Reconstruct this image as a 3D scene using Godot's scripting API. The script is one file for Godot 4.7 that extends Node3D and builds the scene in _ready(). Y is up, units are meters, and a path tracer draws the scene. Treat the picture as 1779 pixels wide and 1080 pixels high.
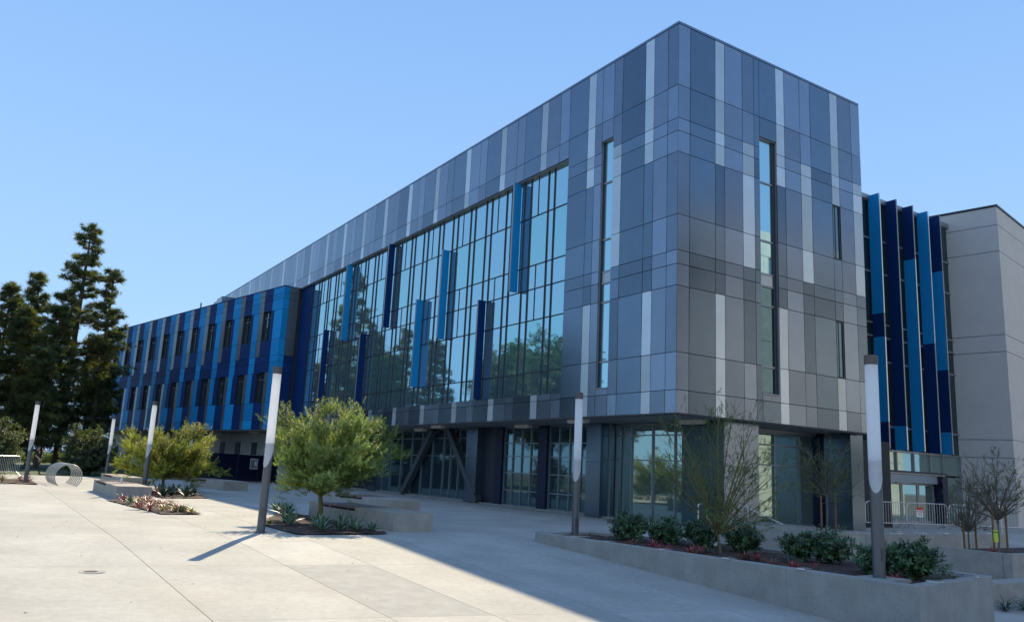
extends Node3D

# ---------------------------------------------------------------- helpers
const XC := 18.5      # plane of the long clad facade
const ZC := -18.865   # plane of the short clad facade
const XG := 18.74     # plane of the long curtain wall
const ROWS := [17.40, 15.09, 13.86, 13.38, 12.62, 10.39, 9.14, 8.665, 7.93, 5.70, 4.467, 3.72]
var rng := RandomNumberGenerator.new()
var M := {}
var boxes := {}
var taken := {}

func lin(r, g, b) -> Color:
	return Color(r, g, b).linear_to_srgb()

func mat(key, c: Color, rough := 0.8, metal := 0.0, tex = null, scale := 0.2) -> StandardMaterial3D:
	var m := StandardMaterial3D.new()
	m.albedo_color = c
	m.roughness = rough
	m.metallic = metal
	if tex != null:
		m.albedo_texture = tex
		m.uv1_triplanar = true
		m.uv1_world_triplanar = true
		m.uv1_scale = Vector3.ONE * scale
	M[key] = m
	return m

# a grey texture: coarse clouds, fine grain and scattered specks around white
func grain(size, sd, coarse, fine, speck, f1 := 0.008, f2 := 0.09) -> ImageTexture:
	var a := FastNoiseLite.new()
	a.seed = sd
	a.frequency = f1
	a.fractal_octaves = 4
	var b := FastNoiseLite.new()
	b.seed = sd + 7
	b.frequency = f2
	b.fractal_octaves = 3
	var ia := a.get_seamless_image(size, size)
	var ib := b.get_seamless_image(size, size)
	var im := Image.create(size, size, false, Image.FORMAT_RGB8)
	var r := RandomNumberGenerator.new()
	r.seed = sd
	for y in size:
		for x in size:
			var v: float = 0.86 + (ia.get_pixel(x, y).r - 0.5) * coarse + (ib.get_pixel(x, y).r - 0.5) * fine
			var q := r.randf()
			if q < 0.03:
				v -= speck * r.randf()
			elif q > 0.975:
				v += speck * 0.5 * r.randf()
			var w: float = (ia.get_pixel((x + 77) % size, (y + 31) % size).r - 0.5) * coarse * 0.12
			im.set_pixel(x, y, Color(clampf(v + w, 0, 1), clampf(v, 0, 1), clampf(v - w, 0, 1)))
	im.generate_mipmaps()
	return ImageTexture.create_from_image(im)

class MB:
	var v := PackedVector3Array()
	var n := PackedVector3Array()
	var c := PackedColorArray()
	var col := Color(1, 1, 1)
	func tri(a: Vector3, b: Vector3, d: Vector3):   # counter-clockwise seen from outside
		var m := (b - a).cross(d - a).normalized()
		v.append(a); v.append(d); v.append(b)
		for i in 3:
			n.append(m); c.append(col)
	func quad(a: Vector3, b: Vector3, d: Vector3, e: Vector3):
		tri(a, b, d)
		tri(a, d, e)
	func box(p: Vector3, s: Vector3, bs := Basis.IDENTITY):
		var x := bs.x * s.x * 0.5
		var y := bs.y * s.y * 0.5
		var z := bs.z * s.z * 0.5
		quad(p - x - y + z, p + x - y + z, p + x + y + z, p - x + y + z)
		quad(p + x - y - z, p - x - y - z, p - x + y - z, p + x + y - z)
		quad(p + x - y + z, p + x - y - z, p + x + y - z, p + x + y + z)
		quad(p - x - y - z, p - x - y + z, p - x + y + z, p - x + y - z)
		quad(p - x + y + z, p + x + y + z, p + x + y - z, p - x + y - z)
		quad(p - x - y - z, p + x - y - z, p + x - y + z, p - x - y + z)
	func tube(pts: Array, rad: Array, sides := 8, caps := true):
		var rings := []
		var dirs := []
		var up := Vector3(0.13, 0.9, 0.41)
		for i in pts.size():
			var d: Vector3 = (pts[mini(i + 1, pts.size() - 1)] - pts[maxi(i - 1, 0)]).normalized()
			if absf(d.dot(up)) > 0.95:
				up = Vector3(0.9, 0.1, 0.42)
			var s := d.cross(up).normalized()
			var t := s.cross(d).normalized()
			up = t
			var ring := []
			var nn := []
			for k in sides:
				var a := TAU * k / sides
				var q := s * cos(a) + t * sin(a)
				ring.append(pts[i] + q * float(rad[i]))
				nn.append(q)
			rings.append(ring)
			dirs.append(nn)
		for i in pts.size() - 1:
			for k in sides:
				var j := (k + 1) % sides
				for o in [[i, k], [i, j], [i + 1, j], [i, k], [i + 1, j], [i + 1, k]]:
					v.append(rings[o[0]][o[1]])
					n.append(dirs[o[0]][o[1]])
					c.append(col)
		if caps:
			for k in range(1, sides - 1):
				tri(rings[0][0], rings[0][k], rings[0][k + 1])
				var e: Array = rings[rings.size() - 1]
				tri(e[0], e[k + 1], e[k])
	# a prism over a counter-clockwise (seen from above) plan outline
	func prism(out: PackedVector2Array, y0, y1):
		var m := out.size()
		for i in m:
			var a := out[i]
			var b := out[(i + 1) % m]
			quad(Vector3(a.x, y0, a.y), Vector3(b.x, y0, b.y), Vector3(b.x, y1, b.y), Vector3(a.x, y1, a.y))
		var id := Geometry2D.triangulate_polygon(out)
		for i in range(0, id.size(), 3):
			var a := out[id[i]]
			var b := out[id[i + 1]]
			var d := out[id[i + 2]]
			if (b - a).cross(d - a) > 0:
				var t := b
				b = d
				d = t
			tri(Vector3(a.x, y1, a.y), Vector3(b.x, y1, b.y), Vector3(d.x, y1, d.y))
			tri(Vector3(a.x, y0, a.y), Vector3(d.x, y0, d.y), Vector3(b.x, y0, b.y))
	func mesh() -> ArrayMesh:
		var a := []
		a.resize(Mesh.ARRAY_MAX)
		a[Mesh.ARRAY_VERTEX] = v
		a[Mesh.ARRAY_NORMAL] = n
		a[Mesh.ARRAY_COLOR] = c
		var m := ArrayMesh.new()
		m.add_surface_from_arrays(Mesh.PRIMITIVE_TRIANGLES, a)
		return m

func numbered(called: String) -> String:
	taken[called] = taken.get(called, -1) + 1
	return called if taken[called] == 0 else "%s_%03d" % [called, taken[called]]

func thing(called, label, category, at := Vector3.ZERO, group := "", turn := 0.0) -> Node3D:
	var o := Node3D.new()
	o.name = numbered(called)
	add_child(o)
	o.position = at
	o.rotation.y = turn
	tag(o, label, category, group)
	return o

func tag(o, label, category, group := ""):
	o.set_meta("label", label)
	o.set_meta("category", category)
	if group != "":
		o.set_meta("group", group)

func part(parent: Node3D, called: String, mesh: Mesh, m: Material, at := Vector3.ZERO, bs := Basis.IDENTITY) -> MeshInstance3D:
	var o := MeshInstance3D.new()
	o.name = called
	o.mesh = mesh
	o.material_override = m
	o.transform = Transform3D(bs, at)
	parent.add_child(o, true)
	return o

func solo(called, mesh, m, label, category, group := "", at := Vector3.ZERO) -> MeshInstance3D:
	var o := part(self, numbered(called), mesh, m, at)
	tag(o, label, category, group)
	return o

func structure(called, mesh, m) -> MeshInstance3D:
	var o := part(self, numbered(called), mesh, m)
	o.set_meta("kind", "structure")
	return o

func bm(s: Vector3) -> BoxMesh:
	var k := Vector3i((s * 1000.0).round())
	if not boxes.has(k):
		var b := BoxMesh.new()
		b.size = s
		boxes[k] = b
	return boxes[k]

# box between two corners, as a part
func bx(parent, called, a: Vector3, b: Vector3, m) -> MeshInstance3D:
	return part(parent, called, bm((b - a).abs()), m, (a + b) * 0.5)

# ground height: level by the building, falling gently towards the viewer's right
func gh(x: float, z: float) -> float:
	var s := clampf(0.02 + 0.0048 * (x - 2.4), 0.008, 0.075)
	return -maxf(0.0, minf(z, 3.0) + 17.0) * s

func gp(x, z) -> Vector3:
	return Vector3(x, gh(x, z), z)

# ---------------------------------------------------------------- start
func _ready():
	camera_sky_sun()
	materials()
	ground_and_plaza()
	main_building()
	blue_wing()
	link_and_tower()
	reflected_building()
	print("buildings ", Time.get_ticks_msec())
	lamps()
	benches()
	planter_right()
	terraces()
	beds()
	street_things()
	print("things ", Time.get_ticks_msec())
	trees()
	plants()
	person()
	print("done ", Time.get_ticks_msec())

func camera_sky_sun():
	var cam := Camera3D.new()
	cam.name = "camera"
	cam.fov = 42.228
	cam.keep_aspect = Camera3D.KEEP_HEIGHT
	cam.near = 0.1
	cam.far = 2000.0
	cam.transform = Transform3D(Basis(Vector3(0.83597, 0.04782, 0.54669), Vector3(-0.14567, 0.97980, 0.13704), Vector3(-0.52909, -0.19420, 0.82604)).orthonormalized(), Vector3(0, 1.65, 0))
	add_child(cam)
	cam.current = true
	var sun := DirectionalLight3D.new()
	sun.name = "sun"
	var sd := Vector3(0.615, 1.0, -1.14).normalized()
	add_child(sun)
	sun.look_at_from_position(sd * 50.0, Vector3.ZERO, Vector3.UP)
	sun.light_energy = 1.38
	sun.light_color = Color(1.0, 0.93, 0.80)
	sun.light_angular_distance = 0.53
	sun.shadow_enabled = true
	# the clear sky, brighter round the sun
	var w := 512
	var h := 256
	var im := Image.create(w, h, false, Image.FORMAT_RGBF)
	for j in h:
		var th := PI * (j + 0.5) / h
		for i in w:
			var ph := TAU * ((i + 0.5) / w - 0.5)
			var d := Vector3(sin(ph) * sin(th), cos(th), -cos(ph) * sin(th))
			var e := maxf(d.y, 0.0)
			var t := pow(1.0 - e, 1.6)
			var c := Vector3(0.095, 0.215, 0.49).lerp(Vector3(0.30, 0.47, 0.66), t)
			var ang := rad_to_deg(acos(clampf(d.dot(sd), -1, 1)))
			c += Vector3(0.66, 0.54, 0.34) * exp(-ang / 15.0)
			im.set_pixel(i, j, Color(c.x, c.y, c.z))
	var pm := PanoramaSkyMaterial.new()
	pm.panorama = ImageTexture.create_from_image(im)
	var sky := Sky.new()
	sky.sky_material = pm
	var env := Environment.new()
	env.background_mode = Environment.BG_SKY
	env.sky = sky
	env.tonemap_mode = Environment.TONE_MAPPER_LINEAR
	env.tonemap_exposure = 1.75
	env.sdfgi_enabled = true
	env.ssao_enabled = true
	env.ssil_enabled = true
	var we := WorldEnvironment.new()
	we.name = "world"
	we.environment = env
	add_child(we)

func materials():
	rng.seed = 11
	var conc := grain(512, 3, 0.12, 0.09, 0.12)
	var conc2 := grain(512, 21, 0.1, 0.16, 0.2, 0.006, 0.16)
	var fine := grain(256, 5, 0.035, 0.03, 0.01)
	var soil := grain(256, 9, 0.7, 0.7, 0.5, 0.03, 0.2)
	var wood := grain(256, 14, 0.3, 0.4, 0.1, 0.02, 0.12)
	for k in 4:
		mat("slab%d" % k, lin(0.50, 0.49, 0.435) * [1.0, 0.965, 1.02, 0.985][k], 0.85, 0.0, conc, 0.11)
	mat("slab_dark", lin(0.435, 0.425, 0.385), 0.9, 0.0, conc2, 0.7)
	mat("earth", lin(0.13, 0.11, 0.085), 0.95, 0.0, soil, 0.2)
	mat("asphalt", lin(0.06, 0.06, 0.06), 0.9, 0.0, conc2, 0.3)
	mat("lawn", lin(0.07, 0.11, 0.03), 0.95, 0.0, soil, 0.5)
	mat("soil", lin(0.075, 0.042, 0.03), 0.95, 0.0, soil, 1.1)
	mat("wall_concrete", lin(0.37, 0.365, 0.335), 0.85, 0.0, conc, 0.35)
	mat("bench_concrete", lin(0.42, 0.39, 0.34), 0.85, 0.0, conc, 0.45)
	mat("wood", lin(0.22, 0.12, 0.085), 0.6, 0.0, wood, 1.4)
	mat("stucco", lin(0.68, 0.66, 0.63), 0.9, 0.0, fine, 0.4)
	mat("brace", lin(0.07, 0.08, 0.09), 0.5, 0.2)
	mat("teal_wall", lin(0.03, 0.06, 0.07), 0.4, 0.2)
	mat("beige", lin(0.64, 0.65, 0.66), 0.9, 0.0, conc, 0.2)
	# metal cladding, four tones of each so that neighbours differ slightly
	for k in 3:
		var f: float = [1.0, 0.93, 1.07][k]
		mat("D%d" % k, lin(0.185, 0.245, 0.315) * f, 0.2, 0.88, fine, 0.5)
		mat("M%d" % k, lin(0.285, 0.34, 0.425) * f, 0.24, 0.85, fine, 0.5)
		mat("S%d" % k, lin(0.66, 0.72, 0.75) * f, 0.3, 0.6, fine, 0.5)
		mat("B%d" % k, lin(0.012, 0.345, 0.77) * f, 0.6, 0.0, fine, 0.5)
		mat("N%d" % k, lin(0.005, 0.04, 0.165) * f, 0.6, 0.0, fine, 0.5)
		mat("G%d" % k, lin(0.17, 0.205, 0.23) * f, 0.3, 0.45, fine, 0.5)
	for k in 3:
		M["B%d" % k].metallic_specular = 0.25
		M["N%d" % k].metallic_specular = 0.25
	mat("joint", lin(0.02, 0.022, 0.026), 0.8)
	mat("soffit", lin(0.30, 0.32, 0.34), 0.6, 0.1, fine, 0.4)
	mat("frame", lin(0.26, 0.28, 0.30), 0.4, 0.6)
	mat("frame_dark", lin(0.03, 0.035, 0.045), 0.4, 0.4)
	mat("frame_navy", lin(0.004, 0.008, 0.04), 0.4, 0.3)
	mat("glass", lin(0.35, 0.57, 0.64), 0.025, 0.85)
	mat("glass_teal", lin(0.31, 0.58, 0.61), 0.025, 0.85)
	mat("glass_plain", lin(0.40, 0.62, 0.68), 0.025, 0.85)
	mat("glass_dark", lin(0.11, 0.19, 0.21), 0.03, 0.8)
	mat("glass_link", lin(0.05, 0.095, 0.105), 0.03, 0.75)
	mat("glass_green", lin(0.33, 0.44, 0.40), 0.03, 0.8)
	mat("rack", lin(0.42, 0.41, 0.37), 0.45, 0.5)
	var rip := FastNoiseLite.new()
	rip.seed = 40
	rip.frequency = 0.012
	rip.fractal_octaves = 2
	var ri := rip.get_seamless_image(256, 256)
	ri.bump_map_to_normal_map(1.0)
	var rt := ImageTexture.create_from_image(ri)
	for k in ["glass", "glass_teal"]:
		var g: StandardMaterial3D = M[k]
		g.normal_enabled = true
		g.normal_texture = rt
		g.normal_scale = 0.10
		g.uv1_triplanar = true
		g.uv1_world_triplanar = true
		g.uv1_scale = Vector3(0.5, 0.22, 0.5)
	mat("steel", lin(0.62, 0.62, 0.62), 0.3, 0.9)
	mat("pole", lin(0.17, 0.17, 0.175), 0.42, 0.55, fine, 1.0)
	mat("pole_cap", lin(0.10, 0.085, 0.08), 0.5, 0.4)
	var ln := mat("lens", lin(0.84, 0.85, 0.85), 0.4)
	ln.backlight_enabled = true
	ln.backlight = Color(1, 1, 1)
	ln.cull_mode = BaseMaterial3D.CULL_DISABLED
	mat("lamp_box", lin(0.55, 0.5, 0.42), 0.6)
	mat("bark", lin(0.12, 0.085, 0.05), 0.9, 0.0, wood, 1.0)
	mat("bark_green", lin(0.20, 0.17, 0.06), 0.85, 0.0, wood, 1.5)
	mat("bark_grey", lin(0.21, 0.18, 0.14), 0.9, 0.0, wood, 1.5)
	mat("stake", lin(0.27, 0.13, 0.06), 0.8, 0.0, wood, 1.5)
	mat("white", lin(0.75, 0.75, 0.74), 0.6)
	mat("limetag", lin(0.5, 0.62, 0.05), 0.6)
	mat("red", lin(0.55, 0.03, 0.02), 0.6)
	mat("black", lin(0.015, 0.015, 0.015), 0.7)
	mat("rust", lin(0.16, 0.09, 0.06), 0.7)
	var lf := mat("leaf", Color(1, 1, 1), 0.55)
	lf.vertex_color_use_as_albedo = true
	lf.backlight_enabled = true
	lf.backlight = Color(0.94, 0.98, 0.6)
	lf.cull_mode = BaseMaterial3D.CULL_DISABLED
	var lw := mat("leaf_waxy", Color(1, 1, 1), 0.35)
	lw.vertex_color_use_as_albedo = true
	lw.cull_mode = BaseMaterial3D.CULL_DISABLED
	var pr := mat("print", Color(1, 1, 1), 0.7)
	pr.vertex_color_use_as_albedo = true

func tone(t: String) -> Material:
	return M[t + str(rng.randi() % 3)]

# ---------------------------------------------------------------- ground
func ground_and_plaza():
	var xs := [-600, -200, -80, -40]
	for i in 41:
		xs.append(-24.0 + i * 2.0)
	xs.append_array([80, 140, 300, 700])
	var zs := [-900, -400, -200, -130]
	for i in 58:
		zs.append(-108.0 + i * 2.0)
	zs.append_array([14, 30, 60, 120, 300])
	var b := MB.new()
	for i in xs.size() - 1:
		for j in zs.size() - 1:
			var p := []
			for o in [[0, 1], [1, 1], [1, 0], [0, 0]]:
				var x: float = xs[i + o[0]]
				var z: float = zs[j + o[1]]
				p.append(Vector3(x, gh(x, z) - 0.045, z))
			b.quad(p[0], p[1], p[2], p[3])
	structure("ground", b.mesh(), M.earth)
	# plaza of separate poured slabs with open joints
	var plaza := Node3D.new()
	plaza.name = "plaza"
	add_child(plaza)
	plaza.set_meta("kind", "structure")
	var jx := [-30.0, -22.0, -15.0, -9.0, -3.2, 2.45, 4.6, 6.15, 8.2, 10.7, 14.0, 18.0, 22.0, 27.0, 32.0, 38.0, 46.0, 56.0]
	var jz := [10.0, 3.0, -4.5, -9.7, -13.9, -18.6, -24.2, -30.4, -36.8, -43.4, -50.2, -57.4]
	for i in jx.size() - 1:
		for j in jz.size() - 1:
			var x0: float = jx[i] + 0.005
			var x1: float = jx[i + 1] - 0.005
			var z0: float = jz[j + 1] + 0.004
			var z1: float = jz[j] - 0.004
			var m: Material = M["slab%d" % ((i * 7 + j * 5 + i * j) % 4)]
			if i == 6 and j == 3:
				m = M.slab_dark
			part(plaza, "concrete_slab", slab_mesh(x0, x1, z0, z1), m)
	# lawn strip and car park beyond the plaza
	var l := MB.new()
	l.quad(Vector3(-60, -0.02, -57.5), Vector3(12, -0.02, -57.5), Vector3(12, -0.02, -108), Vector3(-60, -0.02, -108))
	structure("planting_strip", l.mesh(), M.lawn)
	var c := MB.new()
	c.quad(Vector3(-70, -0.02, -108.5), Vector3(40, -0.02, -108.5), Vector3(40, -0.02, -190), Vector3(-70, -0.02, -190))
	structure("car_park", c.mesh(), M.asphalt)

func slab_mesh(x0, x1, z0, z1) -> ArrayMesh:
	var b := MB.new()
	var n := 3
	var p := func(i, k, dy) -> Vector3:
		var x: float = lerpf(x0, x1, float(i) / n)
		var z: float = lerpf(z1, z0, float(k) / n)
		return Vector3(x, gh(x, z) + dy, z)
	for i in n:
		for k in n:
			b.quad(p.call(i, k, 0.0), p.call(i + 1, k, 0.0), p.call(i + 1, k + 1, 0.0), p.call(i, k + 1, 0.0))
	for i in n:
		b.quad(p.call(i, 0, -0.06), p.call(i + 1, 0, -0.06), p.call(i + 1, 0, 0.0), p.call(i, 0, 0.0))
		b.quad(p.call(i + 1, n, -0.06), p.call(i, n, -0.06), p.call(i, n, 0.0), p.call(i + 1, n, 0.0))
		b.quad(p.call(0, i + 1, -0.06), p.call(0, i, -0.06), p.call(0, i, 0.0), p.call(0, i + 1, 0.0))
		b.quad(p.call(n, i, -0.06), p.call(n, i + 1, -0.06), p.call(n, i + 1, 0.0), p.call(n, i, 0.0))
	return b.mesh()

# ---------------------------------------------------------------- main building
const GAP := 0.011
# a panel on the long facade between offsets o0..o1 (metres from the corner) and heights
func lpanel(t, o0, o1, h0, h1, called := "cladding_panel", face := XC):
	var s := Vector3(0.05, h1 - h0 - 2 * GAP, o1 - o0 - 2 * GAP)
	part(main, called, bm(s), tone(t), Vector3(face + 0.025, (h0 + h1) / 2, ZC - (o0 + o1) / 2), warp())

func rpanel(t, o0, o1, h0, h1):
	var s := Vector3(o1 - o0 - 2 * GAP, h1 - h0 - 2 * GAP, 0.05)
	part(main, "cladding_panel", bm(s), tone(t), Vector3(XC + (o0 + o1) / 2, (h0 + h1) / 2, ZC - 0.025), warp())

var main: Node3D

# panels never hang perfectly true
func warp() -> Basis:
	return Basis.from_euler(Vector3(rng.randf_range(-0.004, 0.004), rng.randf_range(-0.006, 0.006), rng.randf_range(-0.002, 0.002)))

func column_tone(kind: String, r: int) -> String:
	# r: 1..11, row below each joint
	match kind:
		"A":
			return "S" if r <= 4 or r >= 9 else "D"
		"E":
			return "M" if r <= 2 or r >= 10 else ("S" if r <= 6 else "D")
	return kind

func main_building():
	main = thing("office_building", "long three storey block clad in grey metal panels with a tall curtain wall", "building", Vector3.ZERO)
	var T := 17.51
	# ---- structure behind the cladding
	bx(main, "core_wall", Vector3(18.86, 3.9, -19.1), Vector3(28.86, 17.3, -87.2), M.joint)
	bx(main, "backing_wall", Vector3(18.74, 3.74, -18.93), Vector3(18.85, 17.38, ZC - 6.27), M.joint)
	bx(main, "backing_wall", Vector3(18.56, 14.31, ZC - 6.28), Vector3(18.85, 17.38, -87.2), M.joint)
	bx(main, "backing_wall", Vector3(18.56, 3.74, ZC - 6.28), Vector3(18.85, 4.69, -87.2), M.joint)
	bx(main, "backing_wall", Vector3(18.86, 3.74, -19.06), Vector3(28.86, 17.38, -19.095), M.joint)
	bx(main, "roof", Vector3(18.5, 17.42, ZC), Vector3(28.93, T, -87.3), M.M1)
	bx(main, "soffit", Vector3(18.56, 3.70, -18.93), Vector3(28.86, 3.735, -87.2), M.soffit)
	bx(main, "drip_edge", Vector3(18.52, 3.655, ZC - 0.02), Vector3(18.6, 3.698, -58.6), M.joint)
	bx(main, "drip_edge", Vector3(18.61, 3.655, ZC - 0.02), Vector3(28.9, 3.698, ZC - 0.1), M.joint)
	# ---- long facade, solid bay by the corner
	var lc := [[0.0, 0.51, "M"], [0.51, 1.216, "M"], [1.216, 1.69, "A"], [1.69, 2.951, "D"], [2.951, 3.45, "E"], [3.45, 4.13, "W"], [4.13, 4.56, "M"], [4.56, 5.03, "A"], [5.03, 6.27, "D"]]
	for c in lc:
		for r in range(1, 12):
			var h1: float = ROWS[r - 1]
			var h0: float = ROWS[r]
			if c[2] == "W":
				if r == 2:
					lpanel("M", c[0], c[1], 14.31, h1)
					continue
				if r == 10:
					lpanel("M", c[0], c[1], h0, 4.69)
					continue
				if r > 2 and r < 10:
					continue
			lpanel(column_tone("M" if c[2] == "W" else c[2], r), c[0], c[1], h0, h1)
	# parapet band over the curtain wall and the blue wing
	var o := 6.27
	var k := 0
	while o < 68.3:
		for q in [[0.65, "M"], [0.93, "M"], [0.47, "S"], [1.26, "D"]]:
			var e: float = minf(o + q[0], 68.4)
			if e - o > 0.1 and (o < 41 or q[1] == "S" or q[1] == "D"):
				lpanel(q[1], o, e, 15.09, 17.40, "parapet_panel")
				lpanel(q[1], o, e, 14.31, 15.09, "parapet_panel")
				if o < 39:
					lpanel(q[1], o, e, 3.72, 4.43, "sill_panel")
					lpanel(q[1], o, e, 4.43, 4.69, "sill_panel")
			elif e - o > 0.1 and k % 4 == 0:
				var e2: float = minf(o + 1.58, 68.4)
				lpanel("M", o, e2, 15.09, 17.40, "parapet_panel")
				lpanel("M", o, e2, 14.31, 15.09, "parapet_panel")
			o = e
			k += 1
	# slit window near the corner
	slit(Vector3(XC, 0, ZC), true, 3.45, 4.13)
	# ---- short facade
	var rc := [[0.0, 0.57, "M"], [0.57, 1.82, "D"], [1.82, 2.30, "A"], [2.30, 3.24, "M"], [3.24, 3.87, "E"], [3.87, 4.17, "D"], [4.17, 5.12, "W"], [5.12, 5.60, "A"], [5.60, 6.53, "M"], [6.53, 7.17, "E"], [7.17, 8.44, "D"], [8.44, 8.94, "V"], [8.94, 9.82, "M"], [9.82, 10.43, "E"]]
	for c in rc:
		for r in range(1, 12):
			var h1: float = ROWS[r - 1]
			var h0: float = ROWS[r]
			var t: String = c[2]
			if t == "W":
				if r == 2:
					rpanel("D", c[0], c[1], 14.31, h1)
					continue
				if r == 10:
					rpanel("M", c[0], c[1], h0, 4.69)
					continue
				if r > 2 and r < 10:
					continue
				t = "D"
			if t == "V":
				if r == 5 or r == 9:
					slot_window(c[0], c[1], h0, h1)
					continue
				t = "A"
			rpanel(column_tone(t, r), c[0], c[1], h0, h1)
	slit(Vector3(XC, 0, ZC), false, 4.17, 5.12)
	curtain_wall()
	ground_floor()

# tall narrow window: recessed frame, stacked panes
func slit(_c, long_side: bool, o0, o1):
	var w := part(main, "slit_window", bm(Vector3(0.02, 9.6, 0.02)), M.frame_dark, slp(long_side, (o0 + o1) / 2, 9.5, 0.34))
	var box := func(called, a0, a1, h0, h1, d0, d1, m):
		var p := slp(long_side, (a0 + a1) / 2, (h0 + h1) / 2, (d0 + d1) / 2)
		var s := Vector3(d1 - d0, h1 - h0, a1 - a0) if long_side else Vector3(a1 - a0, h1 - h0, d1 - d0)
		part(w, called, bm(s), m, p - w.position)
	box.call("reveal", o0 - 0.008, o0 + 0.015, 4.69, 14.3, 0.04, 0.2, M.frame)
	box.call("reveal", o1 - 0.015, o1 + 0.008, 4.69, 14.3, 0.04, 0.2, M.frame)
	box.call("reveal", o0, o1, 14.28, 14.306, 0.04, 0.2, M.frame)
	box.call("sill", o0, o1, 4.69, 4.73, -0.02, 0.2, M.frame)
	var hs := [4.73, 5.7, 7.93, 8.65, 9.1, 10.35, 12.6, 14.27]
	for i in hs.size() - 1:
		if i == 3:
			box.call("spandrel", o0 + 0.05, o1 - 0.05, hs[i], hs[i + 1], 0.13, 0.16, M.S1)
		else:
			var p := slp(long_side, (o0 + o1) / 2, (hs[i] + hs[i + 1]) / 2, 0.165)
			var wv = (o1 - o0 - 0.1)
			var s := Vector3(0.02, hs[i + 1] - hs[i], wv) if long_side else Vector3(wv, hs[i + 1] - hs[i], 0.02)
			var bs := Basis(Vector3.UP, rng.randf_range(-0.004, 0.004))
			part(w, "pane", bm(s), M.glass_plain if long_side else M.glass_dark if i < 3 else M.glass_plain, p - w.position, bs)
		box.call("transom", o0 + 0.03, o1 - 0.03, hs[i] - 0.03, hs[i] + 0.03, 0.11, 0.152, M.frame)
	box.call("jamb", o0 + 0.016, o0 + 0.06, 4.73, 14.27, 0.1, 0.156, M.frame_dark)
	box.call("jamb", o1 - (0.06 if long_side else 0.16), o1 - 0.016, 4.73, 14.27, 0.1, 0.156, M.frame_dark)

func slp(long_side: bool, o, h, d) -> Vector3:
	return Vector3(XC + d, h, ZC - o) if long_side else Vector3(XC + o, h, ZC - d)

func slot_window(o0, o1, h0, h1):
	var w := part(main, "slot_window", bm(Vector3(o1 - o0 - 0.1, h1 - h0 - 0.1, 0.01)), M.glass_dark, Vector3(XC + (o0 + o1) / 2, (h0 + h1) / 2, ZC - 0.058))
	part(w, "frame", bm(Vector3(0.05, h1 - h0 - 0.02, 0.05)), M.frame_dark, Vector3(-(o1 - o0) / 2 + 0.04, 0, 0.015))
	part(w, "frame", bm(Vector3(0.05, h1 - h0 - 0.02, 0.05)), M.frame_dark, Vector3((o1 - o0) / 2 - 0.04, 0, 0.015))
	part(w, "mullion", bm(Vector3(0.04, h1 - h0 - 0.12, 0.03)), M.frame, Vector3(-0.02, 0, 0.022))
	part(w, "frame", bm(Vector3(o1 - o0 - 0.14, 0.05, 0.05)), M.frame_dark, Vector3(0, (h1 - h0) / 2 - 0.04, 0.015))
	part(w, "frame", bm(Vector3(o1 - o0 - 0.14, 0.05, 0.05)), M.frame_dark, Vector3(0, -(h1 - h0) / 2 + 0.04, 0.015))

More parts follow.
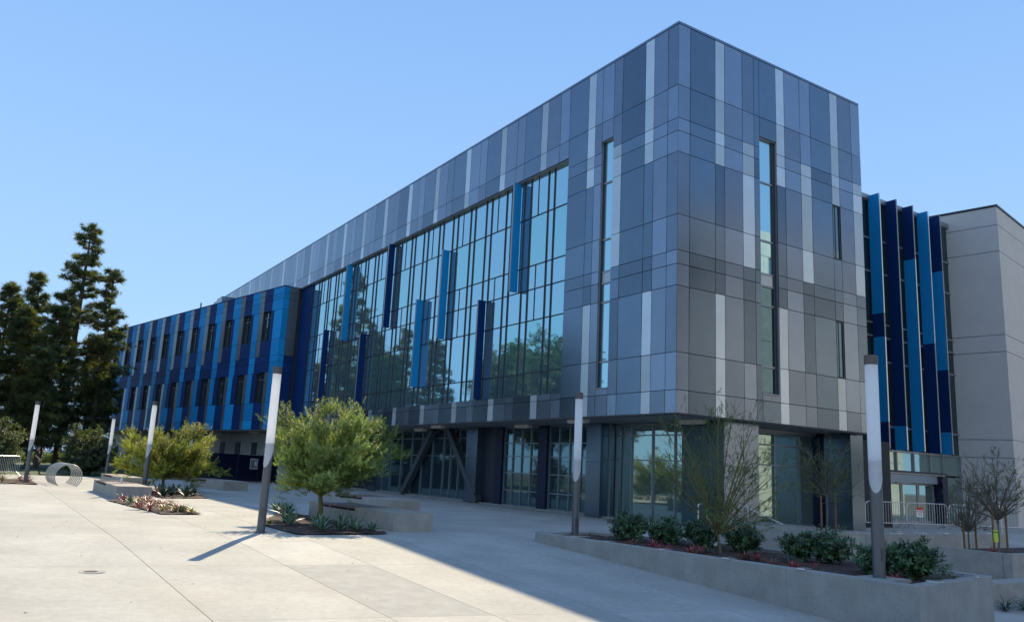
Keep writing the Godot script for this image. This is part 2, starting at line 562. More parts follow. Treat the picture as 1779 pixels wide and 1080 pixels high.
func curtain_wall():
	var hs := [4.71, 5.66, 7.9, 9.26, 10.31, 12.51, 14.3]
	var cols := [6.27, 6.52]
	var o := 6.52
	var wd := [0.98, 0.45, 1.3, 0.5]
	var k := 0
	wd = [0.98, 0.45, 1.3, 0.5, 1.05, 0.45, 1.3, 0.5]
	while o < 37.2:
		o += wd[k] if k < 4 else [1.05, 0.45, 1.3, 0.5][k % 4]
		cols.append(minf(o, 37.35))
		k += 1
	# head reveal and the navy panel at the far end
	bx(main, "head_reveal", Vector3(18.56, 14.27, ZC - 6.27), Vector3(18.84, 14.305, ZC - 39.8), M.frame)
	bx(main, "jamb_reveal", Vector3(18.56, 4.7, ZC - 6.255), Vector3(18.84, 14.3, ZC - 6.275), M.M0)
	bx(main, "end_panel", Vector3(18.72, 4.7, ZC - 37.38), Vector3(18.84, 14.27, ZC - 39.8), M.N0)
	for i in cols.size() - 1:
		var a: float = cols[i]
		var b: float = cols[i + 1]
		for r in hs.size() - 1:
			var h0: float = hs[r]
			var h1: float = hs[r + 1]
			var bs := Basis(Vector3.UP, rng.randf_range(-0.0035, 0.0035)) * Basis(Vector3(0, 0, 1), rng.randf_range(-0.003, 0.003))
			var m: Material = M.glass_teal if (b - a > 0.9 and r in [1, 4] and rng.randf() < 0.7) else M.glass
			part(main, "glass_pane", bm(Vector3(0.012, h1 - h0 - 0.03, b - a - 0.03)), m, Vector3(XG + 0.02, (h0 + h1) / 2, ZC - (a + b) / 2), bs)
			if b - a > 1.2 and r in [2, 3, 5]:
				var zz := ZC - (a + (b - a) * 0.58)
				bx(main, "thin_mullion", Vector3(XG - 0.012, h0, zz - 0.012), Vector3(XG + 0.012, h1, zz + 0.012), M.frame_dark)
		bx(main, "mullion", Vector3(XG - 0.035, 4.71, ZC - a - 0.015), Vector3(XG + 0.04, 14.27, ZC - a + 0.015), M.frame_dark)
	for r in range(0, hs.size() - 1):
		bx(main, "transom", Vector3(XG - 0.018, hs[r] - 0.02, ZC - 6.28), Vector3(XG + 0.036, hs[r] + 0.02, ZC - 37.36), M.frame_dark)
	# projecting blue blades
	for f in [[10.05, 9.3, 14.28, "B"], [16.57, 7.93, 12.52, "B"], [12.68, 4.73, 9.31, "N"], [23.4, 9.35, 14.28, "N"], [19.2, 5.68, 10.33, "B"], [29.87, 9.3, 14.28, "B"], [26.66, 4.73, 9.34, "N"], [33.2, 4.73, 10.37, "N"]]:
		var z: float = ZC - f[0]
		var b := bx(main, "projecting_fin", Vector3(XG - 0.42, f[1], z - 0.05), Vector3(XG - 0.036, f[2], z + 0.05), M[f[3] + "0"])
		part(b, "edge_trim", bm(Vector3(0.012, f[2] - f[1], 0.11)), M.frame, Vector3(-0.2, 0, 0))

func ground_floor():
	var X := 21.2
	# inner back wall and floor slab edge
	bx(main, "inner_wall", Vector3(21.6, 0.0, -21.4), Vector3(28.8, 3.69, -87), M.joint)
	bx(main, "plinth", Vector3(20.9, 0.005, -23.0), Vector3(21.59, 0.06, -87), M.wall_concrete)
	# columns clad in grey panels
	for c in [[-25.35, -26.27], [-35.0, -36.1], [-47.2, -48.2]]:
		var q := bx(main, "column", Vector3(20.75, 0.02, c[0]), Vector3(21.62, 3.69, c[1]), M.D0)
		part(q, "joint_line", bm(Vector3(0.004, 0.014, c[0] - c[1] + 0.004)), M.joint, Vector3(-0.436, 0.3, 0))
	# glazed bays (z0, z1, mullions, transoms)
	bay(X, -25.33, -26.0, [], [], true)
	bay(X, -26.5, -29.45, [-27.2, -27.95, -28.7], [0.75, 1.55, 2.32, 2.92], false)
	bay(X, -30.14, -33.14, [-30.9, -31.65, -32.4], [0.75, 1.55, 2.32, 2.92], false)
	bay(X, -36.2, -47.2, [-37.6, -38.5, -39.3, -40.6, -41.9, -43.2, -44.6, -46.0], [2.25, 3.2], false)
	bay(X + 0.35, -21.4, -25.3, [-22.0, -23.2, -24.4], [2.29, 3.24], true)
	bx(main, "navy_pier", Vector3(21.05, 0.02, -29.46), Vector3(21.6, 3.69, -30.13), M.frame_navy)
	bx(main, "navy_pier", Vector3(21.05, 0.02, -33.15), Vector3(21.6, 3.69, -33.7), M.frame_navy)
	bx(main, "navy_pier", Vector3(21.08, 0.02, -26.28), Vector3(21.6, 3.0, -26.49), M.frame_navy)
	bx(main, "dark_wall", Vector3(21.15, 0.02, -33.71), Vector3(21.6, 3.69, -34.99), M.frame_dark)  # stands for the column's shadow side, its shade put into the dark colour
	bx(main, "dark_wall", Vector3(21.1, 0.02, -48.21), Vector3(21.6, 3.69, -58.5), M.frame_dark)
	# corner column
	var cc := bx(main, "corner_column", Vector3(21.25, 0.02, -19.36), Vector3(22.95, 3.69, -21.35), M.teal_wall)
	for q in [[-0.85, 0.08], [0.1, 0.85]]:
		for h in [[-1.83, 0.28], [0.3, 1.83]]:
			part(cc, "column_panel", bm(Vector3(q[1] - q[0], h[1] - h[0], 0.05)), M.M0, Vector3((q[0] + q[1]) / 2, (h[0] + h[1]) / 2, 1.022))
	# diagonal braces
	for b in [[Vector3(20.9, 0.05, -43.4), Vector3(20.9, 3.68, -40.0)], [Vector3(20.9, 3.68, -38.3), Vector3(20.9, 0.05, -34.9)]]:
		var d: Vector3 = b[1] - b[0]
		var y := d.normalized()
		part(main, "diagonal_brace", bm(Vector3(0.32, d.length(), 0.32)), M.brace, (b[0] + b[1]) / 2, Basis(Vector3.RIGHT, y, Vector3.RIGHT.cross(y)))
	# short side, ground floor glazing set back
	var z := -21.0
	bx(main, "inner_wall", Vector3(22.96, 0.0, z - 0.3), Vector3(34, 3.69, z - 0.4), M.joint)
	var ms := [22.96, 24.3, 25.85, 27.35, 28.62, 29.9]
	var ts := [0.1, 2.33, 3.1, 3.55]
	for i in ms.size() - 1:
		for t in ts.size() - 1:
			var bs := Basis(Vector3.UP, rng.randf_range(-0.004, 0.004))
			part(main, "window_pane", bm(Vector3(ms[i + 1] - ms[i] - 0.05, ts[t + 1] - ts[t] - 0.05, 0.014)), M.glass_green, Vector3((ms[i] + ms[i + 1]) / 2, (ts[t] + ts[t + 1]) / 2, z - 0.05), bs)
		bx(main, "mullion", Vector3(ms[i + 1] - 0.03, 0.1, z - 0.08), Vector3(ms[i + 1] + 0.03, 3.6, z + 0.03), M.frame)
	for t in ts:
		bx(main, "transom", Vector3(22.97, t - 0.03, z - 0.06), Vector3(29.9, t + 0.03, z + 0.02), M.frame)
	bx(main, "window_head", Vector3(22.97, 3.58, z - 0.1), Vector3(30, 3.69, z + 0.2), M.frame)
	bx(main, "window_plinth", Vector3(22.97, 0.0, z - 0.1), Vector3(30, 0.07, z + 0.1), M.wall_concrete)
	bx(main, "end_pier", Vector3(28.1, 0.02, -19.2), Vector3(28.88, 3.65, -20.4), M.D2)
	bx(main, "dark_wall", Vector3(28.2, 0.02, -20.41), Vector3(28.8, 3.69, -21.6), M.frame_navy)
	# soffit light boxes
	for q in [[19.0, -24.6], [20.3, -30.3], [19.0, -36.0], [20.3, -40.5], [20.8, -20.4]]:
		var b := bx(main, "soffit_light", Vector3(q[0] - 0.12, 3.56, q[1] - 0.55), Vector3(q[0] + 0.12, 3.69, q[1] + 0.55), M.lamp_box)
		part(b, "diffuser", bm(Vector3(0.18, 0.02, 1.0)), M.lens, Vector3(0, -0.07, 0))

func bay(X, z0, z1, ms: Array, ts: Array, plain: bool):
	var zz := [z0] + ms + [z1]
	var tt := [0.08] + ts + [3.66]
	for i in zz.size() - 1:
		for t in tt.size() - 1:
			var bs := Basis(Vector3.UP, rng.randf_range(-0.004, 0.004)) * Basis(Vector3(0, 0, 1), rng.randf_range(-0.002, 0.002))
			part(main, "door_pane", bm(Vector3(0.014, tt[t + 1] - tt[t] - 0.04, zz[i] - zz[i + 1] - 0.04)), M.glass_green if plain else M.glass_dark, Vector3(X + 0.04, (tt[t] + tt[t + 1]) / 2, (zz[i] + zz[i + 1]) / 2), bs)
	for q in zz:
		bx(main, "mullion", Vector3(X - 0.03, 0.06, q - 0.025), Vector3(X + 0.07, 3.68, q + 0.025), M.frame)
	for q in tt:
		bx(main, "transom", Vector3(X - 0.02, q - 0.02, z1), Vector3(X + 0.06, q + 0.02, z0), M.frame)

# ---------------------------------------------------------------- blue wing
const WD := Vector3(-0.18417, 0, -0.98289)
const W0 := Vector3(17.35, 0, -58.67)
var wing: Node3D

func wpanel(parent, called, t, s0, s1, h0, h1, b = null):
	var nrm := Vector3(-0.98289, 0, 0.18417)
	var p: Vector3 = W0 + WD * (s0 + s1) / 2 + Vector3(0, (h0 + h1) / 2, 0) - nrm * 0.025
	var bs := Basis(-WD, Vector3.UP, (-WD).cross(Vector3.UP))
	var sz := Vector3(s1 - s0 - 2 * GAP, h1 - h0 - 2 * GAP, 0.05)
	if b != null:
		b.box(p, sz, bs)
	else:
		part(parent, called, bm(sz), tone(t), p, bs)

func blue_wing():
	wing = thing("blue_wing", "lower wing with striped light blue, navy and grey panels behind the pine trees", "building", Vector3.ZERO)
	var nrm := Vector3(-0.98289, 0, 0.18417)
	var L := 44.0
	var bs := Basis(-WD, Vector3.UP, (-WD).cross(Vector3.UP))
	var far := {}
	var wb := func(called, s0, s1, h0, h1, d0, d1, m):
		part(wing, called, bm(Vector3(s1 - s0, h1 - h0, d1 - d0)), m, W0 + WD * (s0 + s1) / 2 + Vector3(0, (h0 + h1) / 2, 0) - nrm * (d0 + d1) / 2, bs)
	wb.call("core_wall", 0.26, L, 3.74, 14.3, 0.25, 6.0, M.joint)
	wb.call("roof", 0.0, L + 0.1, 14.33, 14.42, 0.0, 6.2, M.N1)
	wb.call("soffit", 0.05, L, 3.66, 3.70, 0.06, 6.0, M.soffit)
	# end wall facing the plaza, square to the long facade
	var ez := -58.67
	bx(wing, "backing_wall", Vector3(17.45, 3.75, ez - 0.07), Vector3(21.0, 14.3, ez - 0.2), M.joint)
	for r in [[14.33, 13.85], [13.84, 13.4], [13.39, 12.63], [12.62, 10.41], [10.40, 9.18]]:
		for q in [[17.36, 17.80, "B"], [17.80, 18.50, "G"]]:
			part(wing, "end_panel", bm(Vector3(q[1] - q[0] - 0.02, r[0] - r[1] - 0.01, 0.05)), tone(q[2]), Vector3((q[0] + q[1]) / 2, (r[0] + r[1]) / 2, ez - 0.03))
	for r in [[9.17, 8.69], [8.68, 7.93], [7.92, 5.70], [5.69, 4.42], [4.41, 3.72]]:
		for q in [[17.36, 17.80, "B"], [17.80, 18.50, "N"]]:
			part(wing, "end_panel", bm(Vector3(q[1] - q[0] - 0.02, r[0] - r[1] - 0.01, 0.05)), tone(q[2]), Vector3((q[0] + q[1]) / 2, (r[0] + r[1]) / 2, ez - 0.03))
	var mods := 13
	for k in mods:
		var o := k * 3.36
		var list := []
		for r in [[14.33, 13.85], [13.85, 13.4], [13.4, 12.63]]:
			list.append_array([["B", o - 1.68 if k == 99 else o + 0.37 - (0.37 if k == 0 else 0.0), o + 1.68, r], ["N", o + 1.68, o + 3.0, r], ["G", o + 3.0, o + 3.73, r]])
		var s0: float = o + 0.37 if k > 0 else o
		list.append_array([["B", s0, o + 1.26, [12.63, 10.41]], ["N", o + 1.26, o + 1.72, [12.63, 10.41]], ["G", o + 3.0, o + 3.73, [12.63, 10.41]]])
		list.append_array([["B", s0, o + 1.26, [10.41, 9.18]], ["N", o + 1.26, o + 3.0, [10.41, 9.18]], ["G", o + 3.0, o + 3.66, [10.41, 9.18]]])
		for r in [[9.18, 8.69], [8.69, 7.93]]:
			list.append_array([["B", s0 if k == 0 else o + 0.25, o + 1.22, r], ["N", o + 1.22, o + 3.61, r]])
		list.append_array([["B", s0 if k == 0 else o + 0.42, o + 1.22, [7.93, 5.7]], ["G", o + 1.22, o + 1.76, [7.93, 5.7]], ["N", o + 3.0, o + 3.78, [7.93, 5.7]]])
		for r in [[5.7, 4.42], [4.42, 3.72]]:
			list.append_array([["B", s0 if k == 0 else o - 0.31, o + 1.2, r], ["G", o + 1.2, o + 1.68, r], ["N", o + 1.68, o + 3.05, r]])
		for q in list:
			if k < 10:
				wpanel(wing, "stripe_panel", q[0], q[1], q[2], q[3][1], q[3][0])
			else:
				if not far.has(q[0]):
					far[q[0]] = MB.new()
				wpanel(wing, "", q[0], q[1], q[2], q[3][1], q[3][0], far[q[0]])
		for h in [[10.41, 12.63], [5.7, 7.93]]:
			wing_window(o + 1.72 if h[0] > 8 else o + 1.76, o + 3.0, h[0], h[1], nrm, bs)
	for t in far:
		var o := part(wing, "far_stripe_panels", far[t].mesh(), M[t + "0"])
		o.set_meta("kind", "stuff")
	# narrow filler behind the joints so that gaps read dark
	wb.call("backing_wall", 0.1, L, 3.76, 5.68, 0.06, 0.24, M.joint)
	wb.call("backing_wall", 0.1, L, 7.95, 10.39, 0.06, 0.24, M.joint)
	wb.call("backing_wall", 0.1, L, 12.65, 14.32, 0.06, 0.24, M.joint)
	for k in mods:
		var o := k * 3.36
		wb.call("backing_wall", o + (0.1 if k == 0 else -0.35), o + 1.70, 5.69, 7.94, 0.06, 0.24, M.joint)
		wb.call("backing_wall", o + (0.1 if k == 0 else -0.35), o + 1.66, 10.4, 12.64, 0.06, 0.24, M.joint)
	# rooftop boxes
	bx(wing, "roof_vent", Vector3(15.4, 14.42, -69.8), Vector3(16.8, 15.0, -71.6), M.D0)
	bx(wing, "roof_pipe", Vector3(14.6, 14.42, -74.2), Vector3(14.72, 14.95, -74.32), M.D0)
	# recessed ground floor
	var gw := func(called, s0, s1, h0, h1, d0, d1, m):
		wb.call(called, s0, s1, h0, h1, d0, d1, m)
	gw.call("ground_floor_wall", 0.5, L, 0.0, 3.65, 3.2, 3.6, M.beige)
	for k in 9:
		gw.call("small_window", 2.2 + k * 3.0, 3.1 + k * 3.0, 1.9, 2.9, 3.15, 3.199, M.frame_navy)
	for s in [0.6, 10.5, 20.5, 30.5]:
		gw.call("column", s, s + 0.6, 0.0, 3.65, 0.5, 1.1, M.wall_concrete)
	for s in [4.6, 11.4, 18.0]:
		gw.call("soffit_light", s, s + 1.2, 3.54, 3.655, 1.2, 1.45, M.lamp_box)

func wing_window(s0, s1, h0, h1, nrm: Vector3, bs: Basis):
	var p: Vector3 = W0 + WD * (s0 + s1) / 2 + Vector3(0, (h0 + h1) / 2, 0) - nrm * 0.2
	var w: float = s1 - s0
	var h: float = h1 - h0
	var o := part(wing, "window", bm(Vector3(w - 0.2, h - 0.02, 0.02)), M.glass_dark, p, bs * Basis(Vector3.UP, rng.randf_range(-0.01, 0.01)))
	for q in [[-w / 2 + 0.06, 0.1], [w / 2 - 0.06, 0.1], [0.1, 0.04]]:
		part(o, "frame", bm(Vector3(q[1], h - 0.02, 0.12)), M.frame_dark, Vector3(q[0], 0, 0.05))
	part(o, "transom", bm(Vector3(w - 0.24, 0.05, 0.06)), M.frame, Vector3(0, h * 0.28, 0.03))

# ---------------------------------------------------------------- fin link and concrete tower
func link_and_tower():
	var link := thing("glazed_link", "recessed glass wall with tall blue and navy sun fins and entrance doors", "building", Vector3.ZERO)
	var z := -24.1
	bx(link, "core_wall", Vector3(28.9, 0, z - 0.3), Vector3(46, 16.6, z - 4), M.joint)
	bx(link, "roof_edge", Vector3(28.9, 16.6, z + 0.1), Vector3(46, 16.85, z - 4), M.frame)
	var xs := [34.6, 36.1, 37.5, 38.97, 40.5, 41.97, 43.2, 44.3, 45.2]
	var hs := [3.56, 4.75, 8.05, 9.3, 10.0, 12.7, 14.5, 16.6]
	for i in xs.size() - 1:
		for j in hs.size() - 1:
			var bs := Basis(Vector3.UP, rng.randf_range(-0.005, 0.005))
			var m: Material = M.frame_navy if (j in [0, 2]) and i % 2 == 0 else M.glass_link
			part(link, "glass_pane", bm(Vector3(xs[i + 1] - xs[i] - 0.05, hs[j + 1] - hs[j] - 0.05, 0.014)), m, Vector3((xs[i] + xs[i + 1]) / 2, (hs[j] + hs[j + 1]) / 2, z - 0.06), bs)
		bx(link, "mullion", Vector3(xs[i + 1] - 0.03, 3.56, z - 0.08), Vector3(xs[i + 1] + 0.03, 16.6, z + 0.03), M.frame_dark)
	for h in hs:
		bx(link, "transom", Vector3(34, h - 0.05, z - 0.07), Vector3(45.3, h + 0.05, z + 0.02), M.frame)
	# fins: x, list of [h0, h1, tone]
	var F := [
		[37.45, [[3.6, 4.9, "N"], [4.9, 9.2, "B"], [9.2, 10.4, "N"], [10.4, 16.8, "B"]]],
		[38.97, [[3.6, 4.8, "B"], [4.8, 16.8, "N"]]],
		[40.5, [[3.6, 13.8, "B"], [13.8, 16.8, "N"]]],
		[41.97, [[3.6, 9.4, "N"], [9.4, 16.8, "B"]]],
		[43.15, [[3.6, 4.75, "B"], [4.75, 8.1, "N"], [8.1, 13.6, "B"], [13.6, 16.8, "N"]]]]
	for f in F:
		var fin := Node3D.new()
		fin.name = "sun_fin"
		link.add_child(fin, true)
		fin.position = Vector3(f[0], 3.6, z + 0.04)
		for q in f[1]:
			part(fin, "blade", bm(Vector3(0.07, q[1] - q[0] - 0.01, 0.62)), M[q[2] + "0"], Vector3(0, (q[0] + q[1]) / 2 - 3.6, 0.31))
			part(fin, "edge_trim", bm(Vector3(0.08, q[1] - q[0] - 0.01, 0.025)), M.steel if q[2] == "B" else M.frame, Vector3(0, (q[0] + q[1]) / 2 - 3.6, 0.635))
	# ground floor
	var gx := [36.2, 37.6, 39.05, 40.57, 42.1, 43.3, 45.0]
	for i in gx.size() - 1:
		for t in [[0.05, 2.4], [2.5, 3.5]]:
			var bs := Basis(Vector3.UP, rng.randf_range(-0.005, 0.005))
			part(link, "ground_pane", bm(Vector3(gx[i + 1] - gx[i] - 0.06, t[1] - t[0], 0.014)), M.glass_green, Vector3((gx[i] + gx[i + 1]) / 2, (t[0] + t[1]) / 2, z - 0.06), bs)
		bx(link, "mullion", Vector3(gx[i + 1] - 0.04, 0.0, z - 0.08), Vector3(gx[i + 1] + 0.04, 3.5, z + 0.04), M.frame)
	bx(link, "transom", Vector3(36, 2.42, z - 0.05), Vector3(42.6, 2.5, z + 0.5), M.frame)
	bx(link, "door_head", Vector3(36, 2.0, z + 0.05), Vector3(42.1, 2.4, z + 0.45), M.D1)
	bx(link, "navy_portal", Vector3(42.12, -0.02, z + 0.05), Vector3(42.6, 2.41, z + 0.6), M.frame_navy)
	bx(link, "navy_portal", Vector3(36, 2.51, z + 0.05), Vector3(42.6, 2.58, z + 0.6), M.frame_navy)
	for i in 4:
		var x0 := 36.2 + i * 1.47
		var d := bx(link, "sliding_door", Vector3(x0, 0.02, z + 0.1), Vector3(x0 + 1.44, 1.98, z + 0.12), M.glass_green)
		for q in [[-0.68, 0, 0.08, 1.96], [0.68, 0, 0.08, 1.96], [0, 0.94, 1.28, 0.08], [0, -0.92, 1.28, 0.12]]:
			part(d, "frame", bm(Vector3(q[2], q[3], 0.06)), M.frame, Vector3(q[0], q[1], 0.02))
	# tower
	var tw := thing("concrete_tower", "pale plastered tower with dark horizontal joints at the right edge", "building", Vector3.ZERO)
	var T := Vector3(45.57, 0, -21.54)
	var D := Vector3(-0.18417, 0, -0.98289)
	var E := Vector3(0.98289, 0, -0.18417)
	var hs2 := [-0.3, 1.9, 3.55, 4.5, 9.22, 10.15, 14.83, 16.34, 17.4]
	var bs := Basis(E, Vector3.UP, E.cross(Vector3.UP))
	for i in hs2.size() - 1:
		var h0: float = hs2[i]
		var h1: float = hs2[i + 1]
		part(tw, "wall_panel", bm(Vector3(16, h1 - h0 - 0.035, 12)), M.stucco, T + E * 8 + D * 6 + Vector3(0, (h0 + h1) / 2, 0), bs)
	part(tw, "core", bm(Vector3(15.9, 17.4, 11.9)), M.frame, T + E * 8 + D * 6 + Vector3(0, 8.5, 0), bs)
	part(tw, "coping", bm(Vector3(16.1, 0.1, 12.1)), M.frame_dark, T + E * 8 + D * 6 + Vector3(0, 17.46, 0), bs)

# the sunlit building across the court that the short facade mirrors
func reflected_building():
	var b := thing("beige_building", "tall sunlit beige building mirrored in the short facade", "building", Vector3.ZERO)
	for q in [[-1.0, 4.4], [4.45, 8.4], [8.45, 12.4], [12.45, 15.1], [19.4, 21.4]]:
		bx(b, "wall_panel", Vector3(40, q[0], 3.2), Vector3(84, q[1], 20), M.beige)
	bx(b, "core", Vector3(40.3, -0.5, 3.5), Vector3(83.7, 21.2, 19.7), M.frame_dark)
	bx(b, "window_band", Vector3(40.4, 15.2, 3.4), Vector3(83.6, 19.3, 3.49), M.glass_dark)
	for i in 8:
		bx(b, "pier", Vector3(42.0 + i * 5.5, 15.1, 3.25), Vector3(45.4 + i * 5.5, 19.4, 3.39), M.beige)

# ---------------------------------------------------------------- plaza things
func lamp_mesh_lens(r, y_tip, y_side, y_top) -> ArrayMesh:
	var b := MB.new()
	var n := 28
	var th0 := atan2(0.54, -0.84)
	for i in n:
		var p := []
		var nn := []
		for j in 2:
			var a := TAU * (i + j) / n
			var q := Vector3(cos(a), 0, sin(a))
			var low: float = lerpf(y_tip, y_side, (1.0 - cos(a - th0)) / 2.0)
			p.append([q * r + Vector3(0, low, 0), q * r + Vector3(0, y_top, 0)])
			nn.append(q)
		for o in [[0, 0], [1, 1], [0, 1], [0, 0], [1, 0], [1, 1]]:
			b.v.append(p[o[0]][o[1]])
			b.n.append(nn[o[0]])
			b.c.append(Color(1, 1, 1))
	return b.mesh()

func lamps():
	var L := [
		[gp(5.61, -18.86), 3.78, "column lamp standing alone at the corner of the near tree bed", 0.092],
		[Vector3(12.85, 0.0, -16.62), 3.72, "column lamp at the far end of the raised concrete planter", 0.092],
		[gp(2.0, -44.0), 3.78, "leftmost column lamp, beside red plants and the bike rack", 0.092],
		[gp(5.9, -36.6), 3.78, "column lamp rising in front of the far yellow green tree", 0.092],
		[gp(6.75, -55.8), 3.78, "small distant column lamp behind the pale concrete benches", 0.092],
		[Vector3(12.9, 0.12, -8.36), 3.82, "nearest column lamp on a footing in the raised planter", 0.102],
		[gp(11.4, -55.5), 3.7, "faint column lamp rising behind the far yellow green tree", 0.092]]
	for q in L:
		var r: float = q[3]
		var H: float = q[1]
		var o := thing("column_lamp", "grey " + q[2], "lamp post", q[0], "column lamps on the plaza")
		var b := MB.new()
		b.tube([Vector3(0, -0.02, 0), Vector3(0, 2.0, 0)], [r, r], 28)
		part(o, "pole", b.mesh(), M.pole)
		part(o, "lens", lamp_mesh_lens(r + 0.006, 1.45, 2.0, H - 0.16), M.lens)
		b = MB.new()
		b.tube([Vector3(0, H - 0.17, 0), Vector3(0, H - 0.012, 0), Vector3(0, H, 0)], [r + 0.012, r + 0.012, r - 0.004], 28)
		part(o, "cap", b.mesh(), M.pole_cap)
		b = MB.new()
		b.tube([Vector3(0, -0.02, 0), Vector3(0, 0.02, 0)], [r + 0.05, r + 0.05], 28)
		part(o, "base_plate", b.mesh(), M.pole_cap)
		for k in 4:
			var a := PI / 4 + k * PI / 2
			b = MB.new()
			b.tube([Vector3(cos(a), 0, sin(a)) * (r + 0.028), Vector3(cos(a), 0, sin(a)) * (r + 0.028) + Vector3(0, 0.045, 0)], [0.011, 0.011], 6)
			part(o, "bolt", b.mesh(), M.steel)
		var ad := Vector3(-0.2, 0, 0.98)
		part(o, "access_cover", bm(Vector3(0.08, 0.2, 0.02)), M.pole_cap, ad * r + Vector3(0, 0.45, 0), Basis(Vector3.UP, atan2(ad.x, ad.z)))

# a concrete bench: two plan points along the front, depth, inlaid wooden seat from t0 to t1
func bench(a: Vector3, b: Vector3, depth: float, t0: float, t1: float, label: String, h := 0.46):
	var d := (b - a)
	var L := d.length()
	d = d.normalized()
	var o := thing("concrete_bench", label, "bench", a, "concrete benches on the plaza")
	var s := Vector3(-d.z, 0, d.x)   # towards the back
	if s.x < 0:
		s = -s
	var y := -0.02
	var bs := Basis(d, Vector3.UP, d.cross(Vector3.UP))
	var blk := func(called, u0, u1, y0, y1, e, m):
		part(o, called, bm(Vector3(u1 - u0, y1 - y0, depth - e)), m, d * (u0 + u1) / 2 + s * depth / 2 + Vector3(0, (y0 + y1) / 2, 0), bs)
	var seg := [0.0, t0 * L, t1 * L, L]
	blk.call("end_block", seg[0], seg[1] - 0.004, y, h, 0.0, M.bench_concrete)
	blk.call("seat_base", seg[1] + 0.004, seg[2] - 0.004, y, h - 0.1, 0.0, M.bench_concrete)
	blk.call("end_block", seg[2] + 0.004, seg[3], y, h, 0.0, M.bench_concrete)
	for u in [0.25, 0.75]:
		var um: float = lerpf(seg[1], seg[2], u)
		blk.call("seat_support", um - 0.04, um + 0.04, h - 0.1, h - 0.045, 0.2, M.pole)
	var n := 5
	for i in n:
		var w: float = depth / n
		part(o, "plank", bm(Vector3(seg[2] - seg[1] - 0.02, 0.045, w - 0.014)), M.wood, d * (seg[1] + seg[2]) / 2 + s * (w * (i + 0.5)) + Vector3(0, h - 0.022, 0), bs)

func benches():
	bench(gp(8.62, -24.3), gp(8.98, -19.05), 1.15, 0.12, 0.58, "nearest concrete bench with wooden inlay beside the near tree")
	bench(gp(11.6, -31.2), gp(12.05, -26.1), 1.3, 0.2, 0.62, "concrete bench in the shade behind the near tree")
	bench(gp(4.2, -38.2), gp(4.2, -31.5), 1.15, 0.12, 0.58, "sunlit concrete bench nearest the red plants on the left")
	bench(gp(5.6, -48.2), gp(5.75, -42.5), 1.05, 0.12, 0.58, "sunlit concrete bench furthest left, behind another bench")
	bench(gp(9.6, -45.8), gp(10.35, -41.8), 1.3, 0.15, 0.5, "low concrete bench in shade before the dark fence")
	var b := MB.new()
	b.tube([Vector3(0, 0, 0), Vector3(0, 0.17, 0), Vector3(0, 0.2, 0), Vector3(0, 0.25, 0)], [0.045, 0.045, 0.02, 0.02], 10)
	solo("drink_bottle", b.mesh(), M.white, "small white bottle left on the sunlit bench", "bottle", "", gp(4.75, -34.6) + Vector3(0, 0.46, 0))

